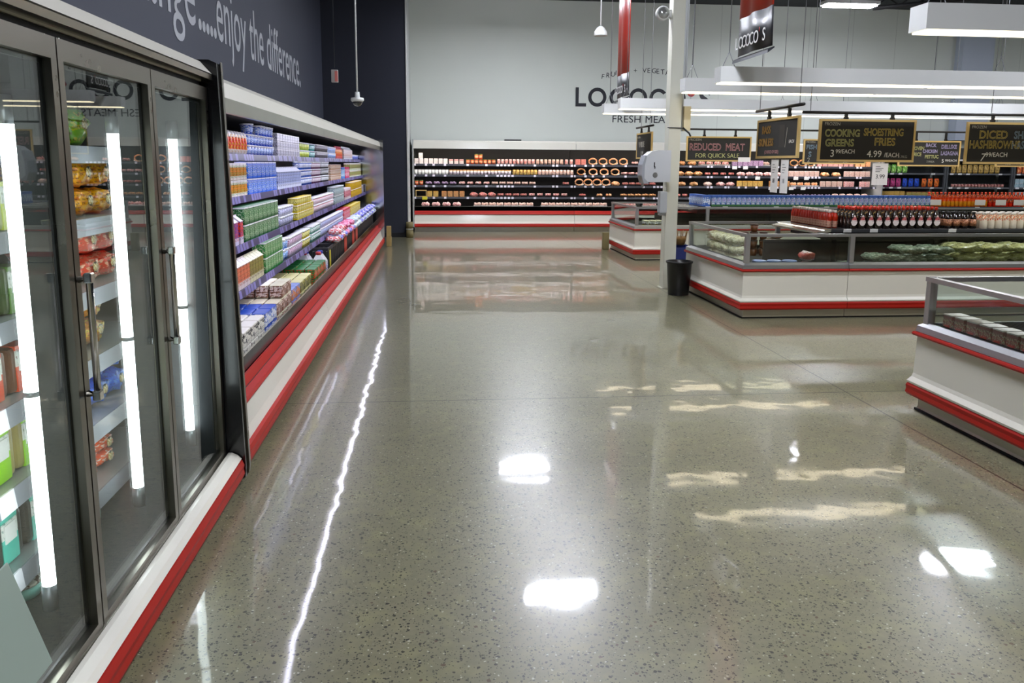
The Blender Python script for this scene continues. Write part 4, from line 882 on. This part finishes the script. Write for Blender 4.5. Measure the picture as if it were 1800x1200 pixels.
card = MB().box(-.06, .06, -.002, .002, -.075, 0).mesh('price_card', [PAPER])
for s_, pxs in ((1, (1316, 1296)), (2, (1339, 1368, 1410, 1430)), (3, (1364, 1402, 1424)), (4, (1400, 1418))):
    z, y, sn = MZ[s_]
    place('price_card', card, [(xat(px), y-.036, z-.0) for px in pxs], f'small white price card hung on the {sn} edge of the meat case', 'price card', f'white price cards on the {sn} of the meat cases')
tag(MB().box(-.2, .2, -.05, .1, 0, .035).build('folded_sign', BLACK), 'dark folded strip lying on top of the left meat case', 'sign').location = (1.9, 19.5, 2.151)

# ------------------------------------------------------------------ frozen food behind the glass doors
CLEARF = mat('label_black', '1a1a18', .4)
def parted(name, me, pts, label, cat, group, parts=(), rz=0., jit=.0):
    """things with their own parts: every copy gets its own copies of the parts"""
    for i, (x, y, z) in enumerate(pts):
        o = bpy.data.objects.new(name, me); C.objects.link(o); o.location = (x, y, z); o.rotation_euler = (0, 0, rz+R_.uniform(-jit, jit)); tag(o, label, cat, group)
        for pn, pm in parts: q = bpy.data.objects.new(pn, pm); C.objects.link(q); q.parent = o
def labelm(w, h, z, x, m, seal=True):
    mb = MB()
    if seal: mb.lathe([(.001, x), (w, x), (w, x+.004), (.001, x+.004)], (0, 0, z), 12, axis=0)
    else: mb.box(x, x+.004, -w/2, w/2, z, z+h)
    return mb.mesh('label', [m])
SEAL = printed('seal_print', '2a2a22', 'c8b070', 'e9e0c0', .2, .8, .5, 4)
FXP = -1.36
for col, c, z, tiers, rows, words, lying in (('green', ('6a9c2c', '8cbc3c', 'd8cf3a'), 1.6705, 1, 3, 'green bag of frozen vegetables', 0), ('amber', ('dc9a14', 'e8ac2a', 'b87410'), 1.4005, 2, 4, 'amber yellow bag of frozen fries', 0),
        ('red', ('c4422a', 'd0553c', 'e8c0a8'), 1.1305, 2, 4, 'red orange bag of frozen food', 0), ('gold', ('a8702c', 'c08a3c', 'd8c83a'), .8705, 2, 3, 'golden brown bag with yellow dots', 0),
        ('blue', ('2464c8', '3278dc', '5c9cec'), .6155, 2, 4, 'bright blue bag of frozen food', 0), ('orange', ('d0582c', 'dc6c3c', 'efe0d4'), .3505, 3, 3, 'flat orange bag of frozen food', 1)):
    h = .112 if tiers == 2 else (.17 if tiers == 1 else .06); m = printed('frozen_'+col, *c, .1, .9, .57, 7, .3)
    me = g_pillow(.17, .15, h, m, len(col)*3, bool(lying) or tiers == 2, .10)
    lab = labelm(.022, 0, h*.55, .072, SEAL)
    for reg, (ya, yb) in enumerate(((2.98, 3.7),)):
        pts = [(FXP-.09, ya+.09+i*.18, z+t*(h-.002+.004)) for i in range(rows) for t in range(tiers)]
        parted('frozen_bag', me, pts, words + ' behind the middle freezer door', 'frozen bag', words + 's', (('label', lab),), 0, .02)
# leftmost door: sleeved packs
def sleeve(c, z, n, words, y0=2.2, dy=.185, nm='frozen_pack', w=.165, h=.15, d=.17, food='7a5c34', tiers=1, group=None, x=FXP):
    body = g_box(w, d, h, mat('food_'+c, food, .35), .02); sl = MB().box(-d/2-.003, d/2+.003, -w*.28, w*.28, -.0005, h+.002).mesh('sleeve', [printed('sleeve_'+c, c, 'e9e9e4', c, .55, .9, .9)])
    lb = MB().box(d/2+.003, d/2+.006, -w*.2, w*.2, h*.45, h*.85).mesh('label', [PAPER])
    parted(nm, body, [(x-d/2, y0+i*dy, z+t*(h+.004)) for i in range(4) for t in range(tiers)], words, 'frozen pack', group or words+'s', (('sleeve', sl), ('label', lb)), 0, .03)
sleeve('d8e070', 1.4005, 3, 'pale yellow sleeved pack behind the leftmost freezer door', food='c9c89a')
sleeve('6a8c4a', 1.1305, 3, 'green sleeved vegetable pack behind the leftmost freezer door', food='4c5c34', h=.15)
sleeve('d8603a', .8705, 3, 'orange sleeved pie pack behind the leftmost freezer door', food='6a3c20', tiers=1, h=.15)
sleeve('9ccc2a', .6155, 3, 'lime green sleeved pie pack behind the leftmost freezer door', food='a89858', tiers=1, h=.16)
sleeve('7ccfc0', .3505, 3, 'aqua sleeved cake pack behind the leftmost freezer door', food='3c3630', tiers=1, h=.15)
sleeve('e8e6dc', 1.6705, 3, 'white sleeved pack on the top freezer shelf', food='c4c8b4', h=.12)
cake = g_tub(.07, .05, mat('aqua_pot', '8ad4c6', .4), printed('cake_lid', 'e9e6dc', 'd8d4c6', '5c3c2c', 0, 1, .6, 5), 18, .98)
place('frozen_pot', cake, [(FXP-.05, 2.28+i*.2, .1705) for i in range(3)]+[(FXP-.08, 3.1+i*.16, .1705) for i in range(2)], 'aqua pot with round lid on the freezer floor', 'pot', 'aqua pots on the freezer floor')

# ------------------------------------------------------------------ on and in the island freezers
TZ = .9255
saucebody = printed('sauce_bottle', '94301c', 'c8a898', 'a4442c', .05, .4, .62, 9, .25)
sauce = g_bottle(.03, .2, saucebody, mat('sauce_cap', 'd8cfc6', .4), None, .5, n=10)
for r in range(2): place('sauce_bottle', sauce, [(4.475+r*.068, 8.68+i*.066+.13, TZ) for i in range(15)], ('red sauce bottle with white cap in the row nearest the shelf end', 'red sauce bottle with white cap, second row from the shelf end')[r], 'sauce bottle', ('outer row of sauce bottles', 'inner row of sauce bottles')[r])
syr = g_bottle(.046, .245, mat('syrup_dark', '1c0f0b', .12, coat=.6), mat('syrup_cap', 'd0301e', .35), None, .34, sx=.8, n=14, sh=.5)
mb = MB(); n = 14
tear = [(math.sin(2*PI*i/n)*.037*(1 if math.cos(2*PI*i/n) < .2 else .8-.3*math.cos(2*PI*i/n)), .088+.054*math.cos(2*PI*i/n)*(1 if math.cos(2*PI*i/n) < 0 else 1.25)) for i in range(n)]
mb.add([(-.0395, y, z) for y, z in tear]+[(-.0365, y, z) for y, z in tear], [tuple(range(n)), tuple(range(n, 2*n))[::-1]]+[(j, (j+1) % n, (j+1) % n+n, j+n) for j in range(n)])
tearm = mb.mesh('label', [printed('syrup_label', 'e6dcd8', 'c47a78', '1e2030', .52, .82, .63, 5)])
handle = MB().tube([(0, .03, .19), (0, .055, .175), (0, .052, .14), (0, .04, .125)], .006, 6).mesh('handle', [mat('syrup_handle', '8a6a34', .3)])
for r in range(5):
    ord_ = ('front', 'second', 'third', 'fourth', 'back')[r]
    parted('syrup_bottle', syr, [(4.68+i*.098, 8.67+r*.082, TZ) for i in range(11)], f'dark syrup bottle with red cap and teardrop label, {ord_} row', 'syrup bottle', f'syrup bottles in the {ord_} row',
           (('label', tearm), ('handle', handle)), PI/2)
dkb = g_bottle(.035, .19, mat('dark_sauce', '1a1210', .15, coat=.5), BLACK, printed('amber_label', 'b08468', 'c89a7c', '5c3426', .3, .7), .45, n=12)
place('dark_bottle', dkb, [(5.83+i*.1, 8.69+r*.09, TZ) for i in range(4) for r in range(3)], 'small dark bottle with amber label and black cap on the island shelf', 'bottle', 'small dark bottles')
wct = g_bottle(.04, .185, printed('white_orange_bottle', 'e4dccb', 'd8d2b8', 'c8704a', .6, .85, .55, 8), mat('white_cap', 'ece8e0', .4), None, .55, n=10)
place('dressing_bottle', wct, [(6.26+i*.088, 8.69+r*.09, TZ) for i in range(11) for r in range(3)], 'white bottle with orange band on the island shelf', 'bottle', 'white dressing bottles')
yb = g_box(.09, .08, .13, printed('yellow_purple_box', 'd8c832', 'e0d24a', '5a3f9c', .6, .95, .4), .004)
place('yellow_box', yb, [(8.69-1.42+i*.1, 8.69+r*.09, TZ) for i in range(5) for r in range(2)], 'yellow and purple box at the right end of the island shelf', 'box', 'yellow and purple boxes', PI/2)
TZF = .9025
# blue boxes on the far shelf
bb = g_box(.083, .12, .195, printed('blue_box', '5878b8', '9fb8dc', 'e6ecf4', .3, .7, .5, 4), .003)
gb = MB().box(-.061, .061, -.0418, .0418, -.0003, .032).mesh('foot_band', [mat('green_foot', '3c7a40', .5)])
wl = MB().box(-.0645, -.061, -.026, .026, .08, .14).mesh('round_mark', [printed('blue_box_mark', 'c8d8f2', 'a8c0ea', 'e08a9a', .2, .8, .6, 5)])
for r in range(2):
    parted('blue_box', bb, [(4.92+i*.0905, 13.95+r*.13, TZF+.0005) for i in range(45)], ('tall blue box with green foot, front row on the far island shelf', 'tall blue box with green foot, second row on the far island shelf')[r], 'box', ('front row of blue boxes', 'second row of blue boxes')[r],
           (('foot_band', gb), ('round_mark', wl)) if r == 0 else (), PI/2)
place('blue_box', bb, [(4.78, 13.92+i*.09, TZF) for i in range(9)], 'tall blue box turned to the aisle at the end of the far island shelf', 'box', 'blue boxes along the shelf end')
placs = [(9.0, 'price card standing where the blue boxes meet the orange bottles'), (9.85, 'price card before the orange bottles, second from the blue boxes'), (10.25, 'price card before the orange bottles, third from the blue boxes'), (10.6, 'price card before the orange bottles, fourth from the blue boxes')]
for x, l in placs:
    tag(MB().box(-.1, .1, -.002, .002, 0, .1).build('price_card', PAPER, None), 'white '+l, 'price card').location = (x, 13.82, .935)
ob = g_bottle(.036, .18, printed('orange_bottle', 'cf5a1e', 'd9a43c', 'e07a34', .1, .55, .58, 8, .25), mat('orange_cap', 'd84a20', .4), None, .5, n=10)
ob2 = g_bottle(.036, .18, printed('red_bottle', 'c8381c', 'd8682c', '1e1a16', .5, .8, .5, 8, .25), mat('orange_cap', 'd84a20', .4), None, .5, n=10)
place('orange_bottle', ob, [(9.08+i*.08, 13.95+r*.085, TZF) for i in range(13) for r in range(2)], 'orange sauce bottle next to the blue boxes', 'bottle', 'orange sauce bottles by the blue boxes')
place('red_sauce_bottle', ob2, [(10.13+i*.08, 13.95+r*.085, TZF) for i in range(8) for r in range(2)], 'red sauce bottle with dark band between orange ones', 'bottle', 'red sauce bottles')
place('orange_bottle', ob, [(10.78+i*.08, 13.95+r*.085, TZF) for i in range(12) for r in range(2)], 'orange sauce bottle at the right end of the far shelf', 'bottle', 'orange sauce bottles at the right end')
rk = MB().box(9.1, 11.9, 14.16, 14.42, TZF, TZF+.07); tag(rk.build('step_riser', BLACK), 'low black riser behind the orange bottles on the far shelf', 'riser')
place('tomato_bottle', ob2, [(9.16+i*.08, 14.29, TZF+.0705) for i in range(34)], 'red sauce bottle raised in the rear row behind the orange bottles', 'bottle', 'raised rear row of red bottles')

# frozen goods inside the islands (load level .485)
LZ_ = .4855
def heap(name, me_list, spots, label, cat, group, rz0=0., jit=.5):
    for i, (x, y, z) in enumerate(spots): place(name, me_list[i % len(me_list)], [(x, y, z)], label, cat, group, rz0, 0)
# nearest island: boxed packs with white tops, red sides
pk = MB().box(-.06, .06, -.045, .045, 0, .185, 0, .004).mesh('pack', [printed('red_pack', '6e3228', '8f3a2c', 'c8b8a0', .1, .8, .55, 8, .3)])
tp = MB().box(-.0605, .0605, -.0455, .0455, .1855, .193).mesh('top_flap', [mat('pack_white_top', 'c9c4ba', .45)])
mk2 = MB().add([(-.0635, -.03, .07), (-.0635, .03, .07), (-.0635, .036, .1), (-.0635, .02, .125), (-.0635, -.02, .125), (-.0635, -.036, .1)]+[(-.061, y, z) for y, z in ((-.03, .07), (.03, .07), (.036, .1), (.02, .125), (-.02, .125), (-.036, .1))],
    [(0, 1, 2, 3, 4, 5), (11, 10, 9, 8, 7, 6)]+[(j, (j+1) % 6, (j+1) % 6+6, j+6) for j in range(6)]).mesh('badge', [printed('red_badge', 'c43a28', 'd8a05c', 'e8d8b0', .4, .6, .6, 5)])
for r in range(6):
    ws = ('first', 'second', 'third', 'fourth', 'fifth', 'sixth')[r]
    parted('frozen_carton', pk, [(3.36+r*.17, (4.83, 4.3, 4.12, 3.95, 3.8, 3.7)[r]-i*.118, LZ_) for i in range((11, 7, 6, 5, 4, 3)[r])], f'red frozen carton with white top in the nearest island, {ws} row from its glass side', 'frozen carton', f'red cartons, {ws} row', (('top_flap', tp), ('badge', mk2)), 0)
cow = g_box(.16, .14, .17, printed('spotted_box', 'c9c4b4', 'd2cec0', '2c2a28', .1, .9, .58, 5), .004)
place('frozen_box', cow, [(3.38, 3.38-i*.18, LZ_) for i in range(1)], 'pale spotted box beside the red cartons in the nearest island', 'box', None)
# syrup island, end unit
btub = g_tub(.075, .12, printed('blue_pot', '5d74b8', '7c90cc', 'd8def0', .2, .7, .6), mat('blue_pot_lid', '8fa0d0', .4), 16, .9)
place('frozen_tub', btub, [(3.52+i*.17, 8.42, LZ_) for i in range(3)], 'blue frozen tub in the corner unit of the syrup island', 'tub', 'blue frozen tubs')
brb = g_pillow(.2, .16, .11, printed('red_white_bag', 'd8d4d0', 'c47a70', 'a8433c', .2, .8, .55), 4, True, .12)
place('frozen_bag', brb, [(4.07, 8.45, LZ_), (4.07, 8.46, LZ_+.1105)], 'red and white frozen bag beside the blue tubs', 'frozen bag', 'red and white bags')
blb = g_pillow(.22, .16, .06, printed('blue_white_bag', '4a5cae', 'c8cee6', '8a96d0', .1, .9, .5), 6, True, .12)
place('frozen_bag', blb, [(4.29, 8.44, LZ_), (4.29, 8.68, LZ_), (4.06, 8.7, LZ_)], 'flat blue and white frozen bag beside the red and white ones', 'frozen bag', 'flat blue and white bags')
brn = g_tub(.05, .1, mat('brown_pot', '6a4020', .35), mat('brown_pot_lid', '3c2414', .4), 12, .8)
place('brown_pot', brn, [(3.93+i*.125, 9.92, LZ_+t*.1005) for t in range(4) for i in range(3) if t < 3 or i == 1], 'small brown pot stacked by the rear glass of the syrup island', 'pot', 'brown pots')
whb = [g_pillow(.235, .2, .11, printed('cream_bag', 'c9c8a8', 'd8d6bc', 'b4b088', .1, .9, .56, 6), k, True, .14) for k in (1, 2, 3)]
heap('bread_bag', whb, [(3.52, 9.1+i*.242, LZ_+t*.1105) for i in range(4) for t in range(3)], 'cream bag of bread stacked against the left glass of the syrup island', 'bread bag', 'cream bread bags', 0, .12)
ppr = g_pillow(.24, .18, .05, printed('paper_bag', 'c8bfae', 'd8c8b0', 'c4602c', .1, .9, .6), 3, True, .12)
place('frozen_bag', ppr, [(4.2, 9.62, LZ_+t*.0505) for t in range(6)], 'white and orange frozen bag stacked near the brown pots', 'frozen bag', 'white and orange bags')
# long unit: grey green and pale yellow bags
gg = [g_pillow(.3, .2, .09, printed('grey_green_bag', '7c8a74', '8f9c88', 'c4ccb8', .1, .9, .56, 6, .25), k, True, .15) for k in (1, 4, 7)]
yy_ = [g_pillow(.32, .22, .1, printed('pale_yellow_bag', 'b9b88a', 'cfcf9c', 'dcdcb4', .1, .9, .55, 5, .25), k, True, .15) for k in (2, 5, 8)]
heap('vegetable_bag', gg, [(4.66+i*.31, 8.44+r*.21, LZ_+t*.0905) for i in range(4) for r in range(2) for t in range(1+(i > 0)+(i > 1))], 'grey green bag of frozen vegetables behind the front glass', 'frozen bag', 'grey green vegetable bags', PI/2, .35)
heap('vegetable_bag', yy_, [(5.92+i*.33, 8.44+r*.23, LZ_+t*.1005) for i in range(7) for r in range(2) for t in range(3)], 'pale yellow bag of frozen corn behind the front glass', 'frozen bag', 'pale yellow corn bags', PI/2, .3)
# far island
ywp = g_tub(.05, .09, printed('yellow_pot', 'd8c860', 'e9e6d8', '8a94a8', .2, .8, .55), mat('yellow_pot_lid', 'ded8b0', .4), 12, .85)
place('frozen_pot', ywp, [(3.68+i*.115, 13.75+r*.12, LZ_+t*.0905) for i in range(5) for r in range(2) for t in range(2)], 'yellow and white pot in the corner unit of the far island', 'pot', 'yellow and white pots')
dp_ = [g_pillow(.24, .18, .08, printed('dull_bag', '6a5f52', '8a8070', 'b8ac98', .1, .9, .55), k, True, .14) for k in (3, 6)]
heap('frozen_bag', dp_, [(4.86+i*.26, 13.72, LZ_+t*.08) for i in range(13) for t in range(2)], 'dull brown frozen bag behind the front glass of the far island', 'frozen bag', 'dull brown bags in the far island', PI/2, .2)

# ------------------------------------------------------------------ grey grocery shelves at the right of the back wall
GX = (11.18, 13.0, 14.82)
GS = mat('gondola_grey', '4a4d52', .5, .3)
for i, x in enumerate(GX):
    t = thing('grocery_shelf', ('grey grocery shelf unit next to the meat cases', 'grey grocery shelf unit in the middle with small jars', 'grey grocery shelf unit furthest right with white packs')[i], 'shelf unit', (x, 19.6, 0), 0, 'grey grocery shelf units')
    for a in (.0, 1.76): MB().box(a, a+.045, .02, .07, 0, 2.1).build('upright', GS, t)
    MB().box(.045, 1.76, .6, .63, 0, 2.1).build('back_panel', mat('gondola_back', '3a3d40', .6), t)
    MB().box(.045, 1.76, .02, .6, 0, .15).build('base', GS, t)
    for z in (.42, .76, 1.1, 1.45, 1.8):
        s_ = MB().box(.046, 1.759, .05, .6, z-.025, z).build('shelf', GS, t)
        MB().box(.05, 1.755, .035, .05, z-.035, z+.005).build('price_strip', tagstrip('grocery_price_strip', '54565c', 'd2d2d4', .22, 0, .6, .45), s_)
gp_ = {n: g_pillow(.13, .06, .22, printed('snack_'+n, *c, .2, .8, .56), 5, wr_=.05) for n, c in dict(green=('4c8a2c', '6aa83c', 'dfe8c0'), magenta=('9c3a6a', 'b85a8a', '2a1a22'), blue=('2a4a9c', '3c62c0', '0f1830'), orange=('c8622c', 'd8844a', '241a14'), tan=('b49a5c', 'c8b07a', '6a5634'), red=('b8402c', 'c8602c', 'e0c8a0')).items()}
def grow(me, x0, n, w, z, label, group, nm, cat, d=.1, tiers=1, h=.1): place(nm, me, [(x0+w/2+i*w, 19.66+d/2, z+.0005+t*h) for i in range(n) for t in range(tiers)], label, cat, group, -PI/2)
grow(gp_['green'], 11.25, 5, .15, 1.45, 'green snack bag on the upper grocery shelf', 'green snack bags', 'snack_bag', 'snack bag')
grow(gp_['magenta'], 11.25, 4, .15, 1.1, 'magenta snack bag on the grocery shelf', 'magenta snack bags', 'snack_bag', 'snack bag')
grow(gp_['blue'], 11.87, 3, .16, 1.1, 'blue snack bag on the grocery shelf', 'blue snack bags', 'snack_bag', 'snack bag')
grow(gp_['orange'], 12.38, 3, .17, 1.1, 'orange and black snack bag on the grocery shelf', 'orange snack bags', 'snack_bag', 'snack bag')
tb_ = g_box(.13, .14, .12, printed('tan_box', 'b4975a', 'c8ad72', '8a6c38', .1, .9, .56), .004); rb_ = g_box(.12, .14, .11, printed('mixed_box', 'b8502c', 'c8a06a', '4c8a5a', .1, .9, .52), .004)
grow(tb_, 11.25, 5, .14, .76, 'tan box on the lower grocery shelf by the meat case', 'tan boxes', 'dry_goods_box', 'box', .14, 2, .1205)
grow(rb_, 12.0, 6, .13, .76, 'red and green box on the lower grocery shelf', 'red and green boxes', 'dry_goods_box', 'box', .14, 2, .1105)
grow(tb_, 13.1, 11, .14, .76, 'tan box on the lower shelf of the middle grocery unit', 'tan boxes in the middle unit', 'dry_goods_box', 'box', .14, 1, .1205)
sj = g_tub(.04, .1, printed('spice_jar', 'd0c4bc', 'c89a94', '6a2c2c', .2, .8, .55), mat('spice_lid', '1c1a1a', .4), 10, .97)
grow(sj, 13.2, 16, .09, 1.1, 'small pale jar with black lid on the middle grocery unit', 'small pale jars', 'spice_jar', 'jar', .09)
grow(gp_['tan'], 13.15, 9, .15, 1.45, 'tan snack bag on the middle grocery unit', 'tan snack bags', 'snack_bag', 'snack bag')
wp_ = g_box(.12, .14, .11, printed('white_pack', 'c9d0d4', 'b4c8d0', '5a6c78', .1, .9, .58), .006)
grow(wp_, 14.9, 11, .13, 1.1, 'white and pale blue pack on the right grocery unit', 'white and pale blue packs', 'white_pack', 'pack', .14, 2, .1105)
grow(wp_, 14.9, 11, .13, .76, 'white and pale blue pack on the lower shelf of the right unit', 'lower white and pale blue packs', 'white_pack', 'pack', .14, 2, .1105)
grow(gp_['red'], 14.95, 9, .15, 1.45, 'red snack bag on the right grocery unit', 'red snack bags', 'snack_bag', 'snack bag')

# ------------------------------------------------------------------ bin, baskets, bumpers
t = thing('waste_bin', 'black round waste bin with flared rim beside the white column', 'bin', (3.27, 9.98, 0))
mb = MB(); n = 28
mb.lathe([(.125, 0), (.13, .01), (.155, .40), (.168, .405), (.17, .425), (.16, .43), (.15, .42), (.125, .05), (.001, .045)], n=n); mb.build('body', mat('bin_black', '141416', .38), t)
t.location = (3.08, 9.86, 0)
bk = mat('basket_blue', '1a2a6c', .45)
for i in range(2):
    t = thing('shopping_basket', ('blue plastic basket behind the bin, the lower of the two', 'blue plastic basket behind the bin, stacked on the other')[i], 'basket', (3.42, 11.0, .0+i*.26), 0, 'stacked blue baskets')
    mb = MB(); w_, l_ = .17, .22
    for (a, b, c, d) in ((-w_, -w_+.012, -l_, l_), (w_-.012, w_, -l_, l_), (-w_+.012, w_-.012, -l_, -l_+.012), (-w_+.012, w_-.012, l_-.012, l_)): mb.box(a, b, c, d, 0, .24)
    mb.box(-w_+.012, w_-.012, -l_+.012, l_-.012, 0, .012); mb.build('body', bk, t)
    MB().tube([(-w_+.02, l_-.03, .24), (-w_+.02, l_-.05, .255), (w_-.02, l_-.05, .255), (w_-.02, l_-.03, .24)], .005, 6).build('handle', BLACK, t)
t = thing('wicker_basket', 'small brown wicker basket standing on the blue baskets', 'basket', (3.42, 10.95, .52))
mb = MB(); mb.lathe([(.06, 0), (.08, .08), (.085, .12)], n=16); mb.build('bowl', mat('wicker_brown', '7a5a2c', .7), t)
for a in range(7): aa = a/7*2*PI; MB().tube([(.08*math.cos(aa), .08*math.sin(aa), .11), (.095*math.cos(aa), .095*math.sin(aa), .2)], .007, 5).build('rim_stake', mat('wicker_brown', '7a5a2c', .7), t)
mb = MB(); mb.lathe([(.075, 0), (.078, .17)], n=18); mb.lathe([(.081, .17), (.081, .2)], n=18, m=1); mb.lathe([(.078, .2), (.078, .34)], n=18)
tag(mb.build('corner_guard', [KHAKI, mat('guard_tape', 'a9a598', .5)]), 'olive foam corner guard at the foot of the dark wall corner', 'corner guard').location = (-.52, 17.9, 0)
mb = MB(); mb.box(-.05, .05, -.05, .05, 0, .2, 0, .01).box(-.045, .045, -.045, .045, .2, .4, 0, .01)
tag(mb.build('wooden_bumper_post', mat('pale_bumper_wood', '9a8450', .6)), 'pale wooden bumper block at the end of the dairy cases', 'bumper post').location = (-.87, 15.98, 0)
mb = MB(); mb.box(-.06, .06, -.06, .06, 0, .33, 0, .012)
tag(mb.build('wooden_bumper_post', KHAKI), 'olive bumper block at the left corner of the blue box island', 'bumper post').location = (3.3, 15.3, 0)

# ------------------------------------------------------------------ lettering curves become plain meshes
bpy.context.view_layer.update()
dg = bpy.context.evaluated_depsgraph_get()
for o in [o for o in C.objects if o.type == 'FONT']:
    me = bpy.data.meshes.new_from_object(o.evaluated_get(dg), depsgraph=dg)
    n = o.name; o.name = n + '_tmp'; q = bpy.data.objects.new(n, me); C.objects.link(q)
    q.parent = o.parent; q.location = o.location; q.rotation_euler = o.rotation_euler; q.scale = o.scale
    if 'fitw' in o:
        xs = [v.co.x for v in me.vertices]; q.scale.x = o['fitw'] / (max(xs)-min(xs))
    for k in ('label', 'category', 'group', 'kind'):
        if k in o: q[k] = o[k]
    cu = o.data; bpy.data.objects.remove(o); bpy.data.curves.remove(cu)
